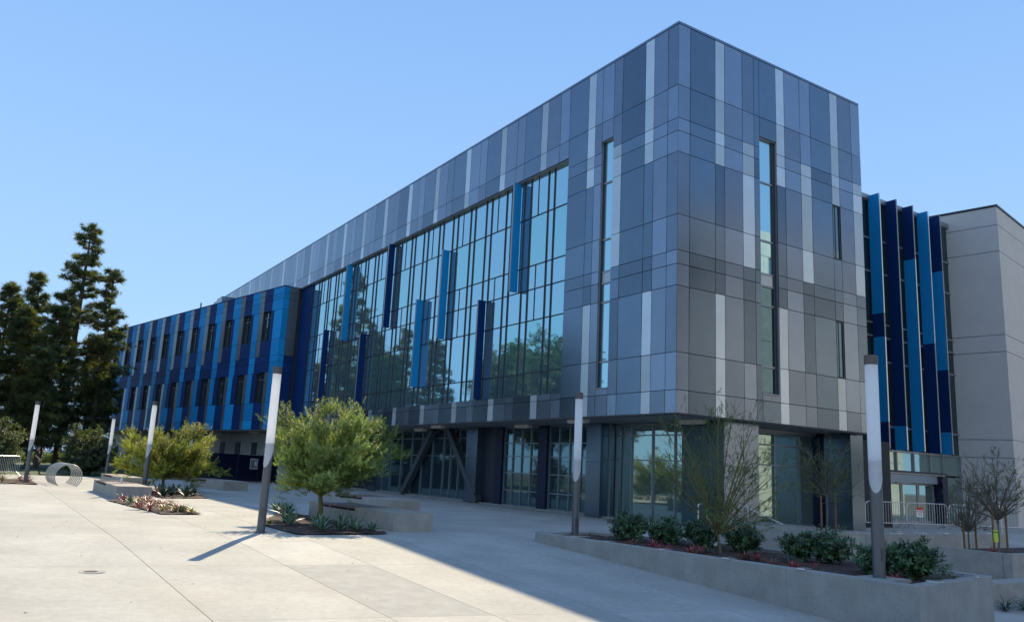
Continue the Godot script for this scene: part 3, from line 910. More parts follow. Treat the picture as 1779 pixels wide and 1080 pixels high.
func planter_right():
	var o := thing("raised_planter", "long low concrete planter wall holding dark shrubs and a lamp", "planter", Vector3.ZERO)
	var A := Vector2(11.71, -16.73)
	var B := Vector2(12.47, -7.42)
	var C := Vector2(15.7, -7.95)
	var D := Vector2(15.3, -14.0)
	var E := Vector2(13.6, -17.0)
	var pts := [A, B, C, D, E]
	var top := 0.2
	var th := 0.2
	var cen := Vector2(13.7, -12.0)
	for i in 5:
		var p: Vector2 = pts[i]
		var q: Vector2 = pts[(i + 1) % 5]
		var d := (q - p).normalized()
		var nrm := Vector2(-d.y, d.x)
		if nrm.dot(cen - p) < 0:
			nrm = -nrm
		var L := p.distance_to(q)
		var n := 4 if i == 0 else 2
		var b := MB.new()
		b.box(Vector3(0, 0, 0), Vector3.ZERO)
		b = MB.new()
		var f := Vector3(d.x, 0, d.y)
		var g := Vector3(nrm.x, 0, nrm.y)
		var p3 := Vector3(p.x, 0, p.y)
		var bot := -1.1
		var e := 0.012
		# body and a chamfered top edge
		for s in n:
			var u0 := L * s / n + 0.002 + (th if s == 0 else 0.0)
			var u1 := L * (s + 1) / n - 0.002
			if s == n - 1:
				u1 = L
			if s == 0 and i == 0:
				u0 = 0.0
			var prof := [Vector2(0, bot), Vector2(0, top - e), Vector2(e, top), Vector2(th - e, top), Vector2(th, top - e), Vector2(th, bot)]
			for k in prof.size() - 1:
				var a: Vector2 = prof[k]
				var c: Vector2 = prof[k + 1]
				b.quad(p3 + f * u0 + g * a.x + Vector3.UP * a.y, p3 + f * u1 + g * a.x + Vector3.UP * a.y, p3 + f * u1 + g * c.x + Vector3.UP * c.y, p3 + f * u0 + g * c.x + Vector3.UP * c.y)
			for u in [u0, u1]:
				var w: Vector3 = p3 + f * u
				b.quad(w + Vector3.UP * bot, w + g * th + Vector3.UP * bot, w + g * th + Vector3.UP * (top - e), w + Vector3.UP * (top - e))
				b.quad(w + Vector3.UP * (top - e), w + g * th + Vector3.UP * (top - e), w + g * (th - e) + Vector3.UP * top, w + g * e + Vector3.UP * top)
		part(o, "wall", b.mesh(), M.wall_concrete)
		# metal notches against skating on the rim
		if i in [0, 1]:
			for s in int(L / 1.6):
				var u := 0.9 + s * 1.6
				part(o, "rim_stop", bm(Vector3(0.16, 0.025, th + 0.02)), M.steel, p3 + f * u + g * th / 2 + Vector3.UP * (top + 0.012), Basis(f, Vector3.UP, f.cross(Vector3.UP)))
	var sb := MB.new()
	var inn := PackedVector2Array()
	for p in [Vector2(11.9, -16.55), Vector2(12.63, -7.6), Vector2(15.5, -8.08), Vector2(15.12, -13.9), Vector2(13.5, -16.83)]:
		inn.append(p)
	bumpy_soil(o, inn, 0.1, 0.06, 5)
	part(o, "lamp_footing", bm(Vector3(0.75, 0.26, 0.6)), M.bench_concrete, Vector3(12.95, 0.06, -8.36))
	part(o, "lamp_footing", bm(Vector3(0.8, 0.2, 0.5)), M.bench_concrete, Vector3(12.85, 0.03, -16.55))

# soil filling an outline, as a bumpy sheet with a skirt
func bumpy_soil(parent: Node3D, out: PackedVector2Array, y: float, amp: float, sd: int) -> MeshInstance3D:
	var nz := FastNoiseLite.new()
	nz.seed = sd
	nz.frequency = 1.3
	var b := MB.new()
	var step := 0.22
	var lo := out[0]
	var hi := out[0]
	for p in out:
		lo = lo.min(p)
		hi = hi.max(p)
	var hgt := func(p: Vector2) -> float:
		return y + gh(p.x, p.y) * (0.0 if y > 0.09 else 1.0) + amp * (0.5 + nz.get_noise_2d(p.x * 2, p.y * 2))
	var nx := int((hi.x - lo.x) / step) + 1
	var ny := int((hi.y - lo.y) / step) + 1
	for i in nx:
		for j in ny:
			var cell := PackedVector2Array([lo + Vector2(i, j) * step, lo + Vector2(i + 1, j) * step, lo + Vector2(i + 1, j + 1) * step, lo + Vector2(i, j + 1) * step])
			for poly in Geometry2D.intersect_polygons(cell, out):
				for k in range(1, poly.size() - 1):
					var a: Vector2 = poly[0]
					var c: Vector2 = poly[k]
					var d: Vector2 = poly[k + 1]
					if (c - a).cross(d - a) > 0:
						var t := c
						c = d
						d = t
					b.tri(Vector3(a.x, hgt.call(a), a.y), Vector3(c.x, hgt.call(c), c.y), Vector3(d.x, hgt.call(d), d.y))
	return part(parent, "soil", b.mesh(), M.soil)

func terraces():
	var mk := func(called, label, a: Vector3, b: Vector3, m, g := "low concrete walls by the entrance"):
		var o := thing(called, label, "wall", Vector3.ZERO, g)
		bx(o, "wall", a, b, m)
		var n := int(absf(b.x - a.x) / 1.3)
		for i in n:
			bx(o, "rim_stop", Vector3(a.x + 0.6 + i * 1.3, b.y, b.z + 0.02), Vector3(a.x + 0.85 + i * 1.3, b.y + 0.025, minf(b.z + 0.3, a.z)), M.steel)
		return o
	mk.call("low_wall", "long low concrete wall just in front of the steel barricades", Vector3(22.0, -0.6, -14.6), Vector3(30, 0.32, -15.1), M.bench_concrete)
	mk.call("low_wall", "low concrete wall one step nearer than the barricade wall", Vector3(19.6, -0.8, -12.1), Vector3(24.2, 0.03, -12.6), M.bench_concrete)
	mk.call("low_wall", "short low concrete wall beside the right edge grasses", Vector3(16.6, -1.0, -9.2), Vector3(20.4, -0.2, -9.7), M.bench_concrete)
	mk.call("low_wall", "low step wall below the corner window beside the handrails", Vector3(21.6, -0.1, -17.6), Vector3(29.5, 0.12, -18.1), M.bench_concrete)
	var p := thing("tree_planter", "raised concrete planter box with a staked bare tree by the corner window", "planter", Vector3.ZERO, "tree planters by the entrance")
	bx(p, "wall", Vector3(17.9, -0.9, -12.9), Vector3(19.05, 0.55, -12.7), M.bench_concrete)
	bx(p, "wall", Vector3(17.9, -0.9, -12.91), Vector3(18.1, 0.55, -17.0), M.bench_concrete)
	bx(p, "wall", Vector3(18.85, -0.9, -12.91), Vector3(19.05, 0.55, -17.0), M.bench_concrete)
	bx(p, "soil", Vector3(18.11, -0.5, -12.92), Vector3(18.84, 0.48, -17.0), M.soil)
	p = thing("tree_planter", "raised concrete planter box cut by the right edge of the view", "planter", Vector3.ZERO, "tree planters by the entrance")
	bx(p, "wall", Vector3(20.7, -1.1, -10.2), Vector3(30, 0.28, -10.0), M.bench_concrete)
	bx(p, "wall", Vector3(20.7, -1.1, -10.21), Vector3(20.9, 0.28, -11.9), M.bench_concrete)
	bx(p, "soil", Vector3(20.91, -0.8, -10.21), Vector3(30, 0.2, -11.9), M.soil)

func bed(called, label, pts: Array, sd: int, y := 0.012):
	var o := thing(called, label, "flower bed", Vector3.ZERO, "planting beds in the plaza")
	var out := PackedVector2Array()
	for p in pts:
		out.append(p)
	bumpy_soil(o, out, y, 0.05, sd)

func beds():
	bed("planting_bed", "brown soil bed with agaves round the near tree", [Vector2(6.2, -21.2), Vector2(6.25, -18.25), Vector2(8.5, -18.3), Vector2(8.55, -24.1), Vector2(8.3, -25.8)], 31)
	bed("planting_bed", "brown soil bed of red and green plants before the left benches", [Vector2(3.85, -30.9), Vector2(4.45, -24.3), Vector2(5.55, -24.4), Vector2(5.6, -31.2)], 32)
	bed("planting_bed", "brown soil bed of agaves under the far yellow green tree", [Vector2(5.75, -38.6), Vector2(6.0, -33.0), Vector2(7.8, -33.6), Vector2(8.3, -40.2)], 33)
	bed("planting_bed", "brown soil bed of red plants at the left edge", [Vector2(0.2, -43.3), Vector2(2.45, -42.5), Vector2(2.4, -47.0), Vector2(0.3, -49.0)], 34)

func barricade(a: Vector3, b: Vector3, label: String, tilt := 0.0):
	var o := thing("steel_barricade", label, "barricade", a, "steel crowd barricades")
	var d := b - a
	d.y = 0
	var L := d.length()
	d = d.normalized()
	var r := 0.019
	var H := 1.1
	var fr := MB.new()
	var pts := [Vector3(0, 0.22, 0), Vector3(0, H - 0.16, 0), d * 0.05 + Vector3(0, H - 0.05, 0), d * 0.16 + Vector3(0, H, 0), d * (L - 0.16) + Vector3(0, H, 0), d * (L - 0.05) + Vector3(0, H - 0.05, 0), d * L + Vector3(0, H - 0.16, 0), d * L + Vector3(0, 0.22, 0), Vector3(0, 0.22, 0)]
	var rr := []
	for p in pts:
		rr.append(r)
	fr.tube(pts, rr, 8)
	part(o, "frame", fr.mesh(), M.steel)
	var n := int(L / 0.14)
	var bar := MB.new()
	bar.tube([Vector3(0, 0.22, 0), Vector3(0, H, 0)], [0.009, 0.009], 6)
	var bmesh := bar.mesh()
	for i in range(1, n):
		part(o, "bar", bmesh, M.steel, d * (L * i / n))
	var side := Vector3(-d.z, 0, d.x)
	for u in [0.25, L - 0.25]:
		var f := MB.new()
		f.tube([side * 0.3 + Vector3(0, 0.012, 0), side * 0.06 + Vector3(0, 0.2, 0), Vector3(0, 0.22, 0), side * -0.06 + Vector3(0, 0.2, 0), side * -0.3 + Vector3(0, 0.012, 0)], [r, r, r, r, r], 6)
		part(o, "foot", f.mesh(), M.steel, d * u)

func text(parent, s: String, size: float, m, at: Vector3, turn: float):
	var t := TextMesh.new()
	t.text = s
	t.font_size = 32
	t.pixel_size = size / 32.0
	t.depth = 0.002
	part(parent, "lettering", t, m, at, Basis(Vector3.UP, turn))

func street_things():
	barricade(gp(31.9, -21.2), gp(34.15, -20.75), "steel barricade nearest the corner pier, half hidden by the lamp")
	barricade(gp(34.3, -20.8), gp(36.6, -20.3), "steel barricade carrying a red and white notice")
	barricade(gp(36.75, -20.3), gp(38.9, -19.5), "steel barricade right of the one with the notice")
	barricade(gp(39.1, -19.3), gp(41.2, -18.2), "rightmost steel barricade, behind the staked trees")
	var s := thing("notice_board", "small red and white notice hung on a steel barricade", "sign", gp(34.95, -20.6) + Vector3(0, 0.72, 0.0))
	s.rotation.y = -0.3
	part(s, "board", bm(Vector3(0.34, 0.42, 0.012)), M.white)
	part(s, "red_band", bm(Vector3(0.34, 0.12, 0.004)), M.red, Vector3(0, 0.15, 0.009))
	part(s, "red_band", bm(Vector3(0.28, 0.05, 0.004)), M.red, Vector3(0, 0.02, 0.009))
	part(s, "text_line", bm(Vector3(0.26, 0.02, 0.004)), M.black, Vector3(0, -0.07, 0.009))
	part(s, "text_line", bm(Vector3(0.22, 0.02, 0.004)), M.black, Vector3(0, -0.12, 0.009))
	# round sign on a post
	var r := thing("round_sign", "round white sign on a thin post behind the staked tree", "sign", gp(37.4, -18.4))
	var b := MB.new()
	b.tube([Vector3(0, 0, 0), Vector3(0, 1.25, 0)], [0.03, 0.03], 8)
	part(r, "post", b.mesh(), M.steel)
	b = MB.new()
	b.tube([Vector3(0, 1.15, 0.03), Vector3(0, 1.15, 0.05)], [0.22, 0.22], 24)
	part(r, "disc", b.mesh(), M.white)
	b = MB.new()
	b.tube([Vector3(-0.1, 1.22, 0.054), Vector3(0, 1.16, 0.054), Vector3(0.1, 1.2, 0.054)], [0.025, 0.03, 0.02], 6)
	part(r, "emblem", b.mesh(), M.black)
	# bright tag tied to a stake
	var tg := thing("marker_tag", "bright yellow green tag tied to a tree stake at the right", "tag", Vector3(21.72, 0.62, -10.84))
	part(tg, "tag_sheet", bm(Vector3(0.17, 0.3, 0.03)), M.limetag)
	part(tg, "tie", bm(Vector3(0.19, 0.02, 0.05)), M.black, Vector3(0, 0.1, 0))
	# left barricade
	barricade(gp(0.2, -52.8), gp(2.1, -55.2), "steel barricade at the far left edge by the shrubs")
	# handrails at the steps by the corner
	for q in [[Vector3(19.35, 0, -18.7), 0], [Vector3(20.1, 0, -17.7), 1]]:
		var h := thing("handrail", ["steel handrail loop left of the corner column steps", "steel handrail loop before the corner column"][q[1]], "handrail", q[0], "steel handrails at the steps")
		b = MB.new()
		b.tube([Vector3(0, 0, 0), Vector3(0, 0.86, 0), Vector3(0.03, 0.9, 0), Vector3(0.3, 0.9, 0.05), Vector3(0.33, 0.86, 0.06), Vector3(0.33, 0, 0.06)], [0.024, 0.024, 0.024, 0.024, 0.024, 0.024], 8)
		part(h, "rail", b.mesh(), M.steel)
		b = MB.new()
		b.tube([Vector3(0.3, 0.86, 0.06), Vector3(1.2, 0.35, 0.9)], [0.02, 0.02], 8)
		part(h, "sloping_rail", b.mesh(), M.steel)
	# bike rack: a row of open hoops
	var k := thing("bike_rack", "steel bike rack of seven open hoops on the sunlit plaza", "bike rack", gp(3.58, -42.3))
	var hoop := MB.new()
	var pts := []
	var rr := []
	for i in 33:
		var a := deg_to_rad(-48.0 + 276.0 * i / 32.0)
		pts.append(Vector3(cos(a) * 0.55, 0.41 + sin(a) * 0.55, 0))
		rr.append(0.024)
	hoop.tube(pts, rr, 8)
	var hm := hoop.mesh()
	for i in 7:
		part(k, "hoop", hm, M.rack, Vector3(-0.02 * i, 0, -0.62 * i))
	# manhole cover
	var mh := thing("drain_cover", "small round metal drain cover in the sunlit paving", "drain cover", gp(1.59, -13.31))
	b = MB.new()
	b.tube([Vector3(0, -0.02, 0), Vector3(0, 0.004, 0)], [0.2, 0.2], 28)
	part(mh, "rim", b.mesh(), M.frame)
	b = MB.new()
	b.tube([Vector3(0, -0.02, 0), Vector3(0, 0.008, 0)], [0.165, 0.165], 28)
	part(mh, "lid", b.mesh(), M.bench_concrete)
	for i in 3:
		part(mh, "slot", bm(Vector3(0.2 - absf(i - 1) * 0.05, 0.006, 0.03)), M.black, Vector3(0.0, 0.008, (i - 1) * 0.06))
	# dry leaf scraps and gum spots on the paving
	var lt := MB.new()
	var lr := RandomNumberGenerator.new()
	lr.seed = 500
	for i in 150:
		var x := lr.randf_range(0.5, 11.0)
		var z := lr.randf_range(-34.0, -6.5)
		var c := gp(x, z) + Vector3(0, 0.004, 0)
		var a := lr.randf() * TAU
		var u := Vector3(cos(a), 0.1, sin(a)) * lr.randf_range(0.008, 0.026)
		var w := Vector3(-sin(a), 0, cos(a)) * lr.randf_range(0.005, 0.012)
		lt.quad(c - u, c + w + Vector3(0, 0.006, 0), c + u, c - w)
	var lo := solo("leaf_litter", lt.mesh(), M.rust, "scattered dry leaf scraps on the sunlit paving", "leaf litter")
	lo.set_meta("kind", "stuff")
	# screened fence in front of the wing
	var f := thing("screen_fence", "dark navy screened construction fence under the blue wing", "fence", Vector3.ZERO)
	var A := Vector3(10.6, 0, -51.4)
	var d := Vector3(7.6, 0, -7.4)
	var L := d.length()
	d = d.normalized()
	for i in 4:
		var w := L / 4
		part(f, "screen", bm(Vector3(w - 0.06, 1.75, 0.02)), M.frame_navy, A + d * w * (i + 0.5) + Vector3(0, 0.95 + rng.randf() * 0.04, 0), Basis(d, Vector3.UP, d.cross(Vector3.UP)))
	for i in 5:
		b = MB.new()
		b.tube([Vector3(0, 0, 0), Vector3(0, 1.95, 0)], [0.025, 0.025], 8)
		part(f, "post", b.mesh(), M.frame_dark, A + d * L * i / 4)
	var sg := thing("site_sign", "pale rectangular site sign hung on the dark fence", "sign", A + d * 7.4 + Vector3(-0.03, 1.25, 0.04))
	var sb := Basis(d, Vector3.UP, d.cross(Vector3.UP))
	sg.basis = sb
	part(sg, "board", bm(Vector3(1.0, 0.7, 0.012)), M.white, Vector3.ZERO)
	part(sg, "picture", bm(Vector3(0.9, 0.58, 0.004)), M.S0, Vector3(0, 0, 0.009))
	part(sg, "drawing", bm(Vector3(0.3, 0.3, 0.004)), M.white, Vector3(0.2, 0.03, 0.013))
	# parked cars far behind the pines
	for q in [[Vector3(3.0, 0, -112.5), 0.3, "white", "white car parked behind the left shrub", 0], [Vector3(8.6, 0, -113.5), 0.3, "white", "white car parked far behind the pine trunks", 1], [Vector3(5.9, 0, -118.0), 0.2, "steel", "silver car parked in the far row", 2]]:
		car(q[0], q[1], M[q[2]], q[3])
	# clipped bright hedge in front of the cars
	var hd := thing("hedge", "clipped bright green hedge beyond the pine trunks", "hedge", Vector3(5.0, 0, -103))
	scatter(hd, "foliage", box_spots(3200, Vector3(9, 1.1, 1.2), 61), broad_sprig(), Color(0.12, 0.18, 0.03), Color(0.2, 0.26, 0.05), 0.9, 62)

func car(at: Vector3, turn: float, m: Material, label: String):
	var o := thing("parked_car", label, "car", at, "cars in the far car park", turn)
	var sec := func(prof: Array, w0, w1) -> ArrayMesh:
		var b := MB.new()
		var n := prof.size()
		for i in n:
			var p: Vector2 = prof[i]
			var q: Vector2 = prof[(i + 1) % n]
			b.quad(Vector3(p.x, p.y, -w0), Vector3(p.x, p.y, w0), Vector3(q.x, q.y, w0), Vector3(q.x, q.y, -w0))
		var id := Geometry2D.triangulate_polygon(PackedVector2Array(prof))
		for i in range(0, id.size(), 3):
			for s in [-w0, w0]:
				var t := []
				for j in 3:
					t.append(Vector3(prof[id[i + j]].x, prof[id[i + j]].y, s))
				b.tri(t[0], t[1], t[2])
		return b.mesh()
	part(o, "body", sec.call([Vector2(-2.2, 0.3), Vector2(2.2, 0.3), Vector2(2.25, 0.65), Vector2(1.9, 0.85), Vector2(1.1, 0.95), Vector2(-1.9, 0.98), Vector2(-2.25, 0.8)], 0.88, 0.88), m)
	part(o, "cabin", sec.call([Vector2(1.1, 0.94), Vector2(0.4, 1.42), Vector2(-1.3, 1.45), Vector2(-1.95, 0.97)], 0.74, 0.74), M.glass_dark)
	part(o, "roof", sec.call([Vector2(0.42, 1.42), Vector2(0.3, 1.47), Vector2(-1.2, 1.5), Vector2(-1.35, 1.44)], 0.76, 0.76), m)
	for x in [-1.35, 1.4]:
		for s in [-0.8, 0.8]:
			var b := MB.new()
			b.tube([Vector3(0, 0, -0.1), Vector3(0, 0, 0.1)], [0.33, 0.33], 16)
			var w := part(o, "wheel", b.mesh(), M.black, Vector3(x, 0.33, s))
			b = MB.new()
			b.tube([Vector3(0, 0, -0.105), Vector3(0, 0, 0.105)], [0.19, 0.19], 12)
			part(w, "rim", b.mesh(), M.steel)

# ---------------------------------------------------------------- vegetation
var sprigs := {}

# a twig with small paired leaflets
func fine_sprig() -> ArrayMesh:
	if not sprigs.has("fine"):
		var r := RandomNumberGenerator.new()
		r.seed = 4
		var b := MB.new()
		for i in 13:
			var y := 0.02 + i * 0.022
			for s in [-1, 1]:
				var a := r.randf() * TAU
				var o := Vector3(cos(a), 0.35 + r.randf() * 0.5, sin(a)).normalized()
				var l := 0.055 + r.randf() * 0.04
				var w := Vector3(-o.z, 0.2, o.x).normalized() * 0.009
				var p := Vector3(r.randf_range(-0.01, 0.01), y, r.randf_range(-0.01, 0.01))
				b.tri(p - w, p + w, p + o * l)
		sprigs["fine"] = b.mesh()
	return sprigs["fine"]

func broad_sprig() -> ArrayMesh:
	if not sprigs.has("broad"):
		var r := RandomNumberGenerator.new()
		r.seed = 8
		var b := MB.new()
		for i in 8:
			var a := TAU * i * 0.382
			var o := Vector3(cos(a), 0.25 + 0.11 * i, sin(a)).normalized()
			var l := 0.085 + r.randf() * 0.03
			var w := o.cross(Vector3.UP).normalized() * 0.024
			var p := Vector3(0, 0.012 * i, 0)
			var m := p + o * l * 0.5 + Vector3(0, 0.006, 0)
			var t := p + o * l
			b.tri(p, m + w, t)
			b.tri(p, t, m - w)
		sprigs["broad"] = b.mesh()
	return sprigs["broad"]

func tuft() -> ArrayMesh:
	if not sprigs.has("tuft"):
		var r := RandomNumberGenerator.new()
		r.seed = 15
		var b := MB.new()
		for i in 34:
			var a := r.randf() * TAU
			var u := r.randf_range(-0.35, 1.0)
			var s := sqrt(maxf(0.0, 1.0 - u * u))
			var o := Vector3(cos(a) * s, u, sin(a) * s)
			var l := 0.28 + r.randf() * 0.2
			var w := o.cross(Vector3(0.3, 0.2, 0.9)).normalized() * 0.02
			b.tri(o * 0.03 - w, o * 0.03 + w, o * l)
		sprigs["tuft"] = b.mesh()
	return sprigs["tuft"]

# place copies of a sprig; spots: array of [position, outward direction]
func scatter(parent: Node3D, called: String, spots: Array, mesh: Mesh, c0: Color, c1: Color, size: float, sd: int, m: Material = null):
	var r := RandomNumberGenerator.new()
	r.seed = sd
	var mm := MultiMesh.new()
	mm.transform_format = MultiMesh.TRANSFORM_3D
	mm.use_colors = true
	mm.mesh = mesh
	mm.instance_count = spots.size()
	for i in spots.size():
		var up: Vector3 = spots[i][1] + Vector3(r.randfn() * 0.5, r.randfn() * 0.4, r.randfn() * 0.5)
		up = up.normalized()
		var x := up.cross(Vector3(r.randf() - 0.5, r.randf() - 0.5, r.randf() - 0.5)).normalized()
		var s := size * r.randf_range(0.7, 1.35)
		mm.set_instance_transform(i, Transform3D(Basis(x, up, x.cross(up)) * s, spots[i][0]))
		mm.set_instance_color(i, c0.lerp(c1, r.randf()) * r.randf_range(0.75, 1.25) * (spots[i][2] if spots[i].size() > 2 else 1.0))
	var o := MultiMeshInstance3D.new()
	o.name = called
	o.multimesh = mm
	o.material_override = m if m != null else M.leaf
	o.set_meta("kind", "stuff")
	parent.add_child(o, true)

func box_spots(n, size: Vector3, sd) -> Array:
	var r := RandomNumberGenerator.new()
	r.seed = sd
	var out := []
	for i in n:
		var p := Vector3(r.randf_range(-0.5, 0.5) * size.x, r.randf() * size.y, r.randf_range(-0.5, 0.5) * size.z)
		out.append([p, Vector3(0, 0.6, 0.8)])
	return out

# a branching crown: limbs from the fork to tips in an ellipsoid, twigs off each limb.
# returns [branch mesh, leaf spots]
func crown(fork: Vector3, cen: Vector3, rad: Vector3, limbs: int, n: int, r0: float, sd: int, spread := 0.2, inner := 0.35) -> Array:
	var r := RandomNumberGenerator.new()
	r.seed = sd
	var b := MB.new()
	var segs := []
	for i in limbs:
		var u := 1.0 - 1.75 * (i + 0.5) / limbs
		var a := i * 2.39996 + r.randf() * 0.6
		var s := sqrt(maxf(0.0, 1.0 - u * u))
		var k := r.randf_range(0.58, 1.17)
		var tip := cen + Vector3(cos(a) * s * rad.x, u * rad.y, sin(a) * s * rad.z) * k
		var mid := fork.lerp(tip, 0.5) + Vector3(r.randfn() * 0.06, rad.y * (0.1 if u > -0.2 else 0.02), r.randfn() * 0.06)
		var pts := []
		for q in 6:
			var t := q / 5.0
			pts.append(fork * (1 - t) * (1 - t) + mid * 2 * t * (1 - t) + tip * t * t)
		var rr := []
		for q in 6:
			rr.append(lerpf(r0, r0 * 0.16, q / 5.0))
		b.tube(pts, rr, 5, false)
		var tn := r.randf_range(0.7, 1.3)
		segs.append([pts, tn])
		for w in 6:
			var t: float = r.randf_range(0.3, 0.95)
			var p0: Vector3 = pts[int(t * 5)]
			var dir := (tip - fork).normalized() + Vector3(r.randfn(), r.randfn() * 0.7, r.randfn()) * 0.75
			var p1 := p0 + dir.normalized() * rad.length() * r.randf_range(0.16, 0.34)
			var pm := p0.lerp(p1, 0.5) + Vector3(0, 0.03, 0)
			b.tube([p0, pm, p1], [r0 * 0.3, r0 * 0.2, r0 * 0.08], 4, false)
			segs.append([[p0, pm, p1], tn * r.randf_range(0.85, 1.15)])
	var spots := []
	while spots.size() < n:
		var g: Array = segs[r.randi() % segs.size()]
		var pts: Array = g[0]
		var t := lerpf(inner, 1.0, sqrt(r.randf())) if pts.size() > 3 else r.randf()
		var f := t * (pts.size() - 1)
		var i := mini(int(f), pts.size() - 2)
		var p: Vector3 = pts[i].lerp(pts[i + 1], f - i)
		p += Vector3(r.randfn(), r.randfn() * 0.8, r.randfn()) * spread
		spots.append([p, (p - fork).normalized() * 0.8 + Vector3(0, 0.3, 0), g[1]])
	return [b.mesh(), spots]

func leafy_tree(called, label, cat, at: Vector3, fork_h, cen: Vector3, rad: Vector3, limbs, n, r0, sd, c0: Color, c1: Color, sprig: Mesh, size, bark: Material, group := "", spread := 0.2):
	var o := thing(called, label, cat, at, group)
	var b := MB.new()
	var r := RandomNumberGenerator.new()
	r.seed = sd
	var f := Vector3(r.randfn() * 0.03, fork_h, r.randfn() * 0.03)
	b.tube([Vector3(0, -0.06, 0), Vector3(0, 0.05, 0), f * 0.5 + Vector3(0.02, 0, 0), f], [r0 * 1.7, r0 * 1.35, r0 * 1.2, r0 * 1.1], 9)
	part(o, "trunk", b.mesh(), bark)
	var cr := crown(f, cen, rad, limbs, n, r0, sd, spread)
	part(o, "branches", cr[0], bark)
	scatter(o, "crown", cr[1], sprig, c0, c1, size, sd + 1)
	if called == "palo_verde_tree" and n > 2000:
		var fl := []
		for i in 260:
			var q: Array = cr[1][(i * 13) % cr[1].size()]
			if q[0].y > cen.y - 0.2:
				fl.append([q[0] + (q[0] - cen).normalized() * 0.12, q[1]])
		scatter(o, "blossom", fl, broad_sprig(), Color(0.62, 0.50, 0.06), Color(0.75, 0.62, 0.12), 0.42, sd + 2)
	return o

func pine(at: Vector3, H: float, w: float, sd: int, label: String, n_whorl := 26, low := 0.16):
	var o := thing("pine_tree", label, "tree", at, "pine trees beside the plaza")
	var r := RandomNumberGenerator.new()
	r.seed = sd
	var b := MB.new()
	var lean := Vector3(r.randfn() * 0.012, 0, r.randfn() * 0.012) * H
	b.tube([Vector3(0, -0.1, 0), Vector3(0, H * 0.3, 0) + lean * 0.2, Vector3(0, H * 0.7, 0) + lean * 0.7, Vector3(0, H, 0) + lean], [H * 0.016, H * 0.013, H * 0.008, H * 0.002], 8)
	part(o, "trunk", b.mesh(), M.bark)
	b = MB.new()
	var spots := []
	for k in n_whorl:
		var t := lerpf(low, 0.985, pow((k + r.randf() * 0.7) / n_whorl, 0.9))
		var base := Vector3(0, H * t, 0) + lean * t
		var prof := w * 0.9 * (0.18 + 0.82 * pow(1.0 - t, 0.75)) * (1.0 if t > 0.3 else 0.8)
		var nb := 3 + r.randi() % 2
		var a0 := r.randf() * TAU
		for i in nb:
			var a := a0 + TAU * i / nb + r.randfn() * 0.3
			var l := prof * r.randf_range(0.55, 1.15)
			if r.randf() < 0.14:
				continue
			var dir := Vector3(cos(a), 0, sin(a))
			var rise := l * r.randf_range(0.1, 0.5)
			var tip := base + dir * l + Vector3(0, rise, 0)
			var mid := base + dir * l * 0.55 + Vector3(0, rise * 0.15, 0)
			b.tube([base, mid, tip], [H * 0.0042, H * 0.003, H * 0.0012], 4, false)
			var m := int(6 + l * 10)
			for q in m:
				var u := lerpf(0.3, 1.05, sqrt(r.randf()))
				var p := base.lerp(mid, u * 1.8) if u < 0.55 else mid.lerp(tip, (u - 0.55) / 0.45)
				var sp := 0.1 + 0.09 * l * (0.35 + 0.65 * u)
				p += Vector3(r.randfn(), r.randfn() * 0.55 + 0.3, r.randfn()) * sp
				spots.append([p, dir * 0.5 + Vector3(0, 0.9, 0)])
	for q in 14:
		spots.append([Vector3(r.randfn() * 0.15, H - r.randf() * 0.7, r.randfn() * 0.15) + lean, Vector3.UP])
	part(o, "branches", b.mesh(), M.bark)
	scatter(o, "crown", spots, tuft(), Color(0.055, 0.078, 0.035), Color(0.19, 0.195, 0.08), 0.95, sd + 1)

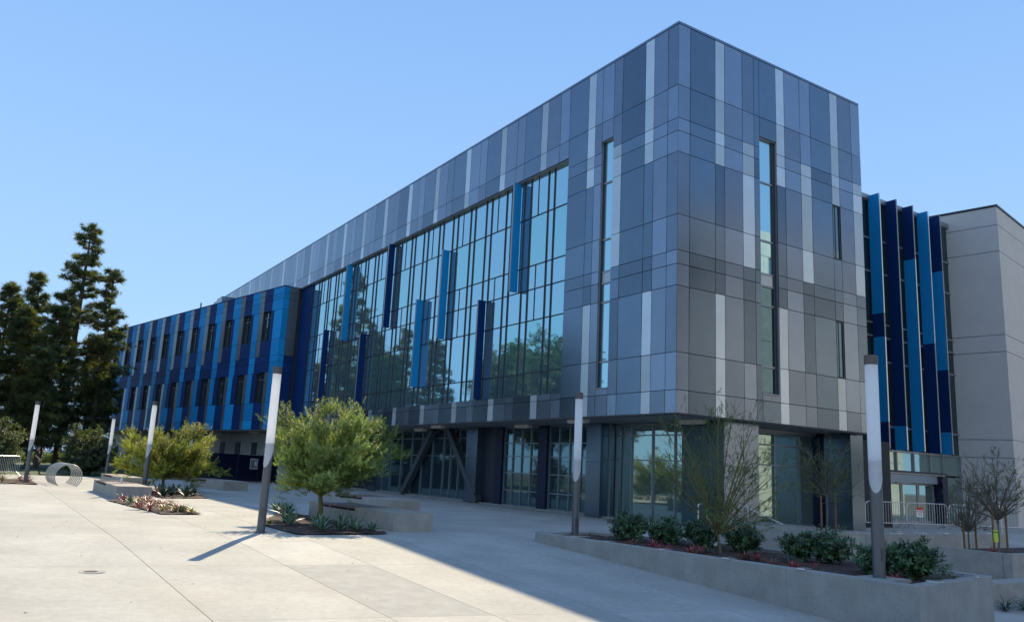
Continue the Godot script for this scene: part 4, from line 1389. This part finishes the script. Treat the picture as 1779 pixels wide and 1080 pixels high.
func trees():
	var g0 := Color(0.16, 0.225, 0.07)
	var g1 := Color(0.34, 0.40, 0.13)
	var n = leafy_tree("palo_verde_tree", "round feathery yellow green tree behind the near lamp", "tree", gp(8.0, -21.6), 0.75, Vector3(0.3, 2.05, 0), Vector3(1.72, 1.3, 1.65), 21, 4200, 0.055, 71, g0, g1, fine_sprig(), 0.85, M.bark_green, "", 0.09)
	n = leafy_tree("palo_verde_tree", "round feathery yellow green tree behind the left benches", "tree", gp(6.97, -38.6), 0.55, Vector3(0.1, 1.75, 0), Vector3(2.05, 1.15, 1.85), 20, 3600, 0.055, 83, Color(0.19, 0.21, 0.035), Color(0.42, 0.42, 0.08), fine_sprig(), 1.0, M.bark_green, "", 0.1)
	# yellow blossom on both
	# feathery tree in the raised planter, sparse
	leafy_tree("palo_verde_tree", "tall sparse feathery tree growing in the raised planter", "tree", Vector3(13.6, 0.12, -12.5), 0.4, Vector3(0.0, 2.0, 0.05), Vector3(1.65, 1.5, 1.5), 30, 900, 0.02, 97, Color(0.10, 0.15, 0.05), Color(0.16, 0.20, 0.07), fine_sprig(), 0.55, M.bark_green, "", 0.12)
	# staked young trees
	var q = leafy_tree("staked_tree", "staked young tree in the box by the corner window", "tree", Vector3(18.5, 0.45, -13.4), 0.95, Vector3(0.0, 1.7, 0), Vector3(0.72, 0.85, 0.72), 18, 300, 0.016, 103, Color(0.12, 0.13, 0.06), Color(0.18, 0.18, 0.09), fine_sprig(), 0.7, M.bark_grey, "staked young trees", 0.08)
	stakes(q, [-0.28, 0.3], 0.95)
	q = leafy_tree("staked_tree", "nearly bare staked tree between the low walls on the right", "tree", gp(22.6, -12.0), 1.0, Vector3(0.0, 1.75, 0), Vector3(0.85, 0.95, 0.8), 22, 170, 0.018, 107, Color(0.12, 0.10, 0.07), Color(0.17, 0.14, 0.09), fine_sprig(), 0.6, M.bark_grey, "staked young trees", 0.07)
	stakes(q, [-0.3, 0.3], 1.3)
	q = leafy_tree("staked_tree", "nearly bare staked tree furthest right, before the tower", "tree", Vector3(22.05, 0.2, -10.95), 0.8, Vector3(0.0, 1.7, 0), Vector3(1.0, 0.9, 0.95), 26, 260, 0.02, 113, Color(0.12, 0.10, 0.06), Color(0.18, 0.15, 0.08), fine_sprig(), 0.65, M.bark_grey, "staked young trees", 0.07)
	stakes(q, [-0.32, 0.34], 1.2)
	# shrubby olive-like bushes by the far left
	var o := thing("olive_shrub", "large grey green rounded shrub beside the distant lamp", "shrub", Vector3(6.2, 0, -62.0), "grey green shrubs at the far left")
	var cr := crown(Vector3(0, 0.2, 0), Vector3(0, 1.45, 0), Vector3(1.7, 1.45, 1.6), 26, 3000, 0.045, 131, 0.22, 0.2)
	part(o, "branches", cr[0], M.bark)
	scatter(o, "crown", cr[1], broad_sprig(), Color(0.075, 0.095, 0.05), Color(0.13, 0.15, 0.08), 1.5, 132)
	o = thing("olive_shrub", "large grey green shrub at the left edge behind the barricade", "shrub", Vector3(0.7, 0, -57.8), "grey green shrubs at the far left")
	cr = crown(Vector3(0, 0.2, 0), Vector3(0, 1.5, 0), Vector3(1.5, 1.5, 1.5), 26, 3000, 0.045, 137, 0.22, 0.2)
	part(o, "branches", cr[0], M.bark)
	scatter(o, "crown", cr[1], broad_sprig(), Color(0.075, 0.095, 0.05), Color(0.13, 0.15, 0.08), 1.5, 138)
	# pines
	pine(Vector3(5.7, 0, -81.0), 22.0, 3.6, 151, "tallest dark pine with a pointed top", 30, 0.14)
	pine(Vector3(7.9, 0, -79.0), 17.6, 3.0, 157, "second tallest pine, leaning over the blue wing", 26, 0.12)
	pine(Vector3(2.6, 0, -84.0), 17.2, 3.0, 163, "slim pine with bare gaps near the top, third from the right", 30, 0.12)
	pine(Vector3(0.4, 0, -86.0), 16.4, 2.8, 167, "leftmost slim pine at the edge of the view", 28, 0.12)
	pine(Vector3(4.2, 0, -78.0), 14.6, 3.0, 173, "shorter dense pine in front of the tallest pine", 30, 0.1)
	pine(Vector3(1.5, 0, -80.0), 13.4, 2.8, 179, "short dense pine between the two leftmost pines", 28, 0.08)
	pine(Vector3(3.2, 0, -74.0), 9.5, 2.6, 181, "lowest dark pine among the trunks", 22, 0.1)
	pine(Vector3(8.4, 0, -84.0), 12.0, 2.9, 191, "dense low pine just before the end of the blue wing", 26, 0.06)
	# out of view, mirrored in the curtain wall
	pine(Vector3(-3.0, 0, -87.0), 17.6, 3.2, 193, "pine outside the view, mirrored in the curtain wall", 30, 0.1)
	pine(Vector3(-4.0, 0, -80.0), 15.5, 3.6, 197, "broad pine outside the view, mirrored left of the navy fin", 30, 0.1)
	leafy_tree("court_tree", "round tree outside the view, mirrored in the corner window", "tree", Vector3(50, -0.5, -4), 1.4, Vector3(0, 3.6, 0), Vector3(1.9, 2.2, 1.9), 26, 2200, 0.09, 240, Color(0.06, 0.10, 0.03), Color(0.14, 0.18, 0.06), broad_sprig(), 2.4, M.bark, "trees across the court", 0.3)
	for k in 4:
		leafy_tree("court_tree", ["loose round tree outside the view, mirrored at the right of the glass", "dense round tree outside the view, mirrored by the panel edge", "broad tree outside the view, mirrored behind the navy fin", "wide tree outside the view, mirrored low in the glass"][k], "tree", [Vector3(-6, 0, -68), Vector3(-6.5, 0, -59.5), Vector3(-7, 0, -63.5), Vector3(-9, 0, -73)][k], 4.0, Vector3(0, 9.6, 0), Vector3(3.2, 5.2, 3.2), 30, 3000, 0.14, 211 + k * 3, Color(0.05, 0.08, 0.025), Color(0.12, 0.15, 0.05), broad_sprig(), 4.0, M.bark, "trees across the court", 0.45)

func stakes(t: Node3D, xs: Array, h: float):
	for x in xs:
		var b := MB.new()
		b.tube([Vector3(x, -0.05, 0.05), Vector3(x, h, 0.05)], [0.025, 0.025], 8)
		part(t, "stake", b.mesh(), M.stake)
	var c := MB.new()
	c.tube([Vector3(xs[0], h * 0.8, 0.05), Vector3(0, h * 0.8, 0.0), Vector3(xs[1], h * 0.8, 0.05)], [0.012, 0.012, 0.012], 6)
	part(t, "tie", c.mesh(), M.black)

# rosette of pointed blades
func rosette(n: int, l: float, w: float, up: float, curl: float, sd: int) -> ArrayMesh:
	var r := RandomNumberGenerator.new()
	r.seed = sd
	var b := MB.new()
	for i in n:
		var a := i * 2.39996 + r.randfn() * 0.15
		var t := float(i) / n
		var e := lerpf(0.25, up, t) + r.randfn() * 0.08
		var d := Vector3(cos(a), 0, sin(a))
		var s := Vector3(-sin(a), 0, cos(a))
		var ll := l * r.randf_range(0.8, 1.1) * lerpf(1.0, 0.75, t)
		var p0 := d * 0.02
		var p1 := d * ll * 0.5 * cos(e) + Vector3(0, ll * 0.5 * sin(e), 0)
		var p2 := d * ll * cos(e - curl) + Vector3(0, ll * sin(e - curl * 0.7), 0)
		var ww := w * r.randf_range(0.85, 1.15)
		var dn := Vector3(0, -0.25 * ww, 0)
		b.col = Color(1, 1, 1) * r.randf_range(0.8, 1.15)
		b.quad(p0 - s * ww * 0.6, p0 + dn, p1 + dn, p1 - s * ww)
		b.quad(p0 + dn, p0 + s * ww * 0.6, p1 + s * ww, p1 + dn)
		b.tri(p1 - s * ww, p1 + dn, p2)
		b.tri(p1 + dn, p1 + s * ww, p2)
	return b.mesh()

func leafmat(key, c: Color, rough := 0.45):
	var m := mat(key, c, rough)
	m.vertex_color_use_as_albedo = true
	m.cull_mode = BaseMaterial3D.CULL_DISABLED

func plants():
	leafmat("agave", lin(0.13, 0.20, 0.12))
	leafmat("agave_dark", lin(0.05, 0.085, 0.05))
	leafmat("redleaf", lin(0.34, 0.075, 0.07))
	leafmat("pinkleaf", lin(0.42, 0.16, 0.14))
	leafmat("limeleaf", lin(0.26, 0.30, 0.07))
	leafmat("yellowleaf", lin(0.42, 0.36, 0.07))
	var ag := []
	var nr := []
	for k in 3:
		ag.append(rosette(17, 0.5, 0.035, 1.25, 0.1, 301 + k))
		nr.append(rosette(26, 0.42, 0.014, 1.2, 0.45, 311 + k))
	var r := RandomNumberGenerator.new()
	r.seed = 77
	var put := func(called, label, cat, group, mesh, m, x, z, y, s):
		var o := solo(called, mesh, m, label, cat, group, Vector3(x, y, z))
		o.basis = Basis(Vector3.UP, r.randf() * TAU) * s
	# near bed
	for q in [[6.75, -20.3], [7.2, -19.6], [7.55, -19.0], [7.0, -18.75], [7.9, -18.75], [8.1, -19.5], [7.5, -20.4], [8.25, -20.6], [7.95, -21.1], [6.9, -21.2], [7.35, -21.8], [8.3, -18.8]]:
		put.call("agave_plant", "grey green agave in the bed round the near tree", "plant", "agaves in the near bed", ag[r.randi() % 3], M.agave, q[0], q[1], 0.05, r.randf_range(0.7, 1.1))
	for q in [[8.1, -24.6], [8.15, -25.1], [7.8, -24.0], [7.95, -25.3]]:
		put.call("agave_plant", "agave at the back of the near bed beside the bench", "plant", "agaves at the back of the near bed", ag[r.randi() % 3], M.agave, q[0], q[1], 0.05, 1.15)
	var bl := rosette(30, 0.2, 0.02, 1.3, 0.5, 320)
	put.call("low_plant", "small round brownish green tuft at the near bed's left tip", "plant", "", bl, M.limeleaf, 6.32, -20.6, 0.05, 1.0)
	# red bed
	for i in 34:
		var z := -30.7 + i * 0.175
		var x := 4.15 + 1.2 * r.randf()
		var m: String = ["redleaf", "pinkleaf", "redleaf", "limeleaf", "redleaf", "agave", "pinkleaf"][i % 7]
		put.call("strappy_plant", "%s strap leaved plant in the bed before the left benches" % {"redleaf": "dark red", "pinkleaf": "pinkish", "limeleaf": "lime green", "agave": "grey green"}[m], "plant", "plants in the red bed", nr[r.randi() % 3] if m != "agave" else ag[0], M[m], x, z, 0.05, r.randf_range(0.6, 1.15) if m != "agave" else 0.6)
	for q in [[4.9, -24.9], [5.2, -25.1], [4.65, -25.3], [5.3, -24.7]]:
		put.call("strappy_plant", "yellow strap leaved plant at the front tip of the red bed", "plant", "yellow plants in the red bed", nr[r.randi() % 3], M.yellowleaf, q[0], q[1], 0.05, 0.8)
	# agaves under the far tree
	for q in [[6.2, -34.0], [6.6, -34.6], [7.1, -34.3], [7.5, -35.0], [6.4, -36.2], [7.7, -36.4], [6.1, -37.6], [7.2, -36.9]]:
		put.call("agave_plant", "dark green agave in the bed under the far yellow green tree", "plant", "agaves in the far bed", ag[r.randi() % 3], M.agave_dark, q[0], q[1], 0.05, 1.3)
	for q in [[5.95, -35.2], [6.3, -35.6], [6.0, -36.4]]:
		put.call("strappy_plant", "red strap leaved plant at the foot of the lamp by the far tree", "plant", "red plants by the far tree", nr[0], M.redleaf, q[0], q[1], 0.05, 1.2)
	for i in 12:
		var m: String = ["redleaf", "pinkleaf", "limeleaf"][i % 3]
		put.call("strappy_plant", "%s plant in the bed at the left edge" % {"redleaf": "red", "pinkleaf": "pink", "limeleaf": "lime green"}[m], "plant", "plants in the left edge bed", nr[i % 3], M[m], 0.5 + 1.7 * r.randf(), -43.4 - 3.2 * r.randf(), 0.05, 1.3)
	# raised planter: dark shrubs
	var sh := [[13.4, -15.2, 0.62, "dark shrub at the far end of the raised planter"], [13.9, -14.5, 0.5, "dark shrub second from the far end of the raised planter"], [14.3, -13.75, 0.55, "dark shrub left of the sparse tree in the raised planter"], [14.45, -12.6, 0.52, "dark shrub right of the sparse tree in the raised planter"], [14.3, -11.0, 0.5, "dark shrub midway along the raised planter"], [14.5, -10.45, 0.56, "taller dark shrub beside the midway shrub of the raised planter"], [13.9, -9.05, 0.42, "dark shrub left of the nearest lamp"], [14.0, -8.35, 0.6, "large glossy shrub right of the nearest lamp"]]
	for i in sh.size():
		var q: Array = sh[i]
		var o := thing("leafy_shrub", q[3], "shrub", Vector3(q[0], 0.13, q[1]), "shrubs in the raised planter")
		var s: float = q[2] * 0.88
		var cr := crown(Vector3(0, 0.02, 0), Vector3(0, s * 0.68, 0), Vector3(s * 0.85, s * 0.52, s * 0.8), 20, 520, 0.014, 401 + i * 5, 0.05, 0.45)
		part(o, "branches", cr[0], M.bark)
		scatter(o, "crown", cr[1], broad_sprig(), Color(0.035, 0.08, 0.035), Color(0.075, 0.14, 0.055), 0.72, 402 + i * 5, M.leaf_waxy)
	for i in 26:
		var t := r.randf()
		var z := -16.0 + 8.0 * t
		var x := 12.15 + 0.07 * (z + 16.5) + 1.2 * r.randf()
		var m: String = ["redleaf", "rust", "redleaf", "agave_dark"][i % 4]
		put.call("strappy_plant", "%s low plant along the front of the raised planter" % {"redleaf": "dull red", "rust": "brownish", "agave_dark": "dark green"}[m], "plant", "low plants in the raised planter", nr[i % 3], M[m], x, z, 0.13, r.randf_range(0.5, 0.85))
	# low grasses at the right edge
	for q in [[17.6, -8.7], [18.2, -8.6], [18.7, -8.75]]:
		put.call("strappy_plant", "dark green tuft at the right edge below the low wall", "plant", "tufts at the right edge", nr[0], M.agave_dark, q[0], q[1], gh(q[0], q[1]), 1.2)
	put.call("strappy_plant", "magenta plant in the planter box at the right edge", "plant", "", nr[1], M.redleaf, 21.6, -10.9, 0.2, 0.7)

# ---------------------------------------------------------------- person
func person():
	var o := thing("person", "person in dark shirt and trousers walking behind the leftmost lamp", "person", gp(2.95, -57.0), "", 1.1)
	# joints: walking towards local +z
	var J := {
		"pel": Vector3(0, 0.93, 0), "ch": Vector3(0, 1.25, 0.03), "nk": Vector3(0, 1.45, 0.04), "hd": Vector3(0, 1.60, 0.07),
		"hl": Vector3(0.09, 0.9, 0), "kl": Vector3(0.1, 0.5, 0.2), "al": Vector3(0.1, 0.09, 0.28), "tl": Vector3(0.11, 0.04, 0.45),
		"hr": Vector3(-0.09, 0.9, 0), "kr": Vector3(-0.1, 0.49, -0.02), "ar": Vector3(-0.1, 0.14, -0.3), "tr": Vector3(-0.1, 0.04, -0.16),
		"sl": Vector3(0.19, 1.4, 0.03), "el": Vector3(0.25, 1.14, -0.1), "wl": Vector3(0.24, 0.93, 0.04),
		"sr": Vector3(-0.19, 1.4, 0.03), "er": Vector3(-0.25, 1.14, 0.1), "wr": Vector3(-0.22, 0.98, 0.3)}
	var bones := [["pel", "ch", 0.13, 0.15], ["ch", "nk", 0.14, 0.065], ["nk", "hd", 0.055, 0.09], ["pel", "hl", 0.11, 0.1], ["hl", "kl", 0.095, 0.06], ["kl", "al", 0.06, 0.04], ["al", "tl", 0.045, 0.035], ["pel", "hr", 0.11, 0.1], ["hr", "kr", 0.095, 0.06], ["kr", "ar", 0.06, 0.04], ["ar", "tr", 0.045, 0.035], ["ch", "sl", 0.11, 0.065], ["ch", "sr", 0.11, 0.065], ["sl", "el", 0.058, 0.045], ["el", "wl", 0.042, 0.03], ["sr", "er", 0.058, 0.045], ["er", "wr", 0.042, 0.03]]
	for sd in ["l", "r"]:
		var w: Vector3 = J["w" + sd]
		var e: Vector3 = J["e" + sd]
		var d := (w - e).normalized()
		J["p" + sd] = w + d * 0.08
		bones.append(["w" + sd, "p" + sd, 0.028, 0.03])
		var s := d.cross(Vector3(1, 0, 0)).normalized()
		for f in 4:
			J["f%d%s" % [f, sd]] = w + d * (0.155 + [0.0, 0.015, 0.01, -0.012][f]) + s * (f - 1.5) * 0.019 + Vector3(0, -0.008, 0.012)
			bones.append(["p" + sd, "f%d%s" % [f, sd], 0.012, 0.009])
		J["t" + sd + "h"] = w + d * 0.08 + s * -0.055
		bones.append(["w" + sd, "t" + sd + "h", 0.015, 0.01])
	var b := nets(J, bones, 0.022)
	var body := part(o, "body", b, M["person"] if M.has("person") else person_mat(), Vector3.ZERO)
	# hair as a cap over the skull
	var h := MB.new()
	h.tube([Vector3(0, 1.60, 0.03), Vector3(0, 1.67, 0.045), Vector3(0, 1.715, 0.06), Vector3(0, 1.725, 0.065)], [0.098, 0.1, 0.06, 0.01], 14)
	part(o, "hair", h.mesh(), M.black)

func person_mat() -> Material:
	var m := mat("person", Color(1, 1, 1), 0.8)
	m.vertex_color_use_as_albedo = true
	return m

func nets(J: Dictionary, bones: Array, cs: float) -> ArrayMesh:
	var lo := Vector3(1e9, 1e9, 1e9)
	var hi := -lo
	for k in J:
		lo = lo.min(J[k])
		hi = hi.max(J[k])
	lo -= Vector3.ONE * 0.2
	hi += Vector3.ONE * 0.2
	var n := Vector3i(((hi - lo) / cs).ceil())
	var fld := PackedFloat32Array()
	fld.resize(n.x * n.y * n.z)
	fld.fill(0.3)
	for q in bones:
		var a: Vector3 = J[q[0]]
		var c: Vector3 = J[q[1]]
		var ra: float = q[2]
		var rc: float = q[3]
		var m := maxf(ra, rc) + 0.07
		var i0 := Vector3i(((a.min(c) - Vector3.ONE * m - lo) / cs).floor()).clamp(Vector3i.ZERO, n - Vector3i.ONE)
		var i1 := Vector3i(((a.max(c) + Vector3.ONE * m - lo) / cs).ceil()).clamp(Vector3i.ZERO, n - Vector3i.ONE)
		var ac := c - a
		var l2 := maxf(ac.length_squared(), 1e-6)
		for z in range(i0.z, i1.z + 1):
			for y in range(i0.y, i1.y + 1):
				for x in range(i0.x, i1.x + 1):
					var p := lo + Vector3(x, y, z) * cs
					var t := clampf((p - a).dot(ac) / l2, 0, 1)
					var d := p.distance_to(a + ac * t) - lerpf(ra, rc, t)
					var id := (z * n.y + y) * n.x + x
					var e := fld[id]
					var kk := 0.03
					var hh := clampf(0.5 + 0.5 * (e - d) / kk, 0, 1)
					fld[id] = lerpf(e, d, hh) - kk * hh * (1 - hh)
	var vid := {}
	var vs := PackedVector3Array()
	var corner := [Vector3i(0, 0, 0), Vector3i(1, 0, 0), Vector3i(0, 1, 0), Vector3i(1, 1, 0), Vector3i(0, 0, 1), Vector3i(1, 0, 1), Vector3i(0, 1, 1), Vector3i(1, 1, 1)]
	var edges := [[0, 1], [2, 3], [4, 5], [6, 7], [0, 2], [1, 3], [4, 6], [5, 7], [0, 4], [1, 5], [2, 6], [3, 7]]
	for z in n.z - 1:
		for y in n.y - 1:
			for x in n.x - 1:
				var id := (z * n.y + y) * n.x + x
				if fld[id] > 0.1:
					continue
				var f := []
				var neg := 0
				for c in corner:
					var w := fld[((z + c.z) * n.y + y + c.y) * n.x + x + c.x]
					f.append(w)
					if w < 0:
						neg += 1
				if neg == 0 or neg == 8:
					continue
				var s := Vector3.ZERO
				var cnt := 0
				for e in edges:
					if (f[e[0]] < 0) != (f[e[1]] < 0):
						var t: float = f[e[0]] / (f[e[0]] - f[e[1]])
						s += Vector3(corner[e[0]]).lerp(Vector3(corner[e[1]]), t)
						cnt += 1
				vid[Vector3i(x, y, z)] = vs.size()
				vs.append(lo + (Vector3(x, y, z) + s / cnt) * cs)
	var st := SurfaceTool.new()
	st.begin(Mesh.PRIMITIVE_TRIANGLES)
	st.set_smooth_group(0)
	for v in vs:
		var c := Color(0.012, 0.012, 0.016)
		if v.y < 0.92:
			c = Color(0.018, 0.016, 0.02)
		if v.y > 1.46 or (absf(v.x) > 0.2 and v.y < 1.2 and v.y > 0.7):
			c = Color(0.36, 0.2, 0.14)
		if v.y < 0.11:
			c = Color(0.01, 0.01, 0.01)
		st.set_color(c)
		st.add_vertex(v)
	for key in vid:
		var x: int = key.x
		var y: int = key.y
		var z: int = key.z
		var f0 := fld[(z * n.y + y) * n.x + x]
		for ax in 3:
			var d := [Vector3i(1, 0, 0), Vector3i(0, 1, 0), Vector3i(0, 0, 1)][ax] as Vector3i
			var u := [Vector3i(0, 1, 0), Vector3i(0, 0, 1), Vector3i(1, 0, 0)][ax] as Vector3i
			var w := [Vector3i(0, 0, 1), Vector3i(1, 0, 0), Vector3i(0, 1, 0)][ax] as Vector3i
			var o2: Vector3i = key + d
			if o2.x >= n.x or o2.y >= n.y or o2.z >= n.z:
				continue
			var f1 := fld[(o2.z * n.y + o2.y) * n.x + o2.x]
			if (f0 < 0) == (f1 < 0):
				continue
			var q := [key, key - u, key - u - w, key - w]
			if not (vid.has(q[1]) and vid.has(q[2]) and vid.has(q[3])):
				continue
			var i4 := [vid[q[0]], vid[q[1]], vid[q[2]], vid[q[3]]]
			if f0 < 0:
				i4.reverse()
			for t in [0, 1, 2, 0, 2, 3]:
				st.add_index(i4[t])
	st.generate_normals()
	return st.commit()
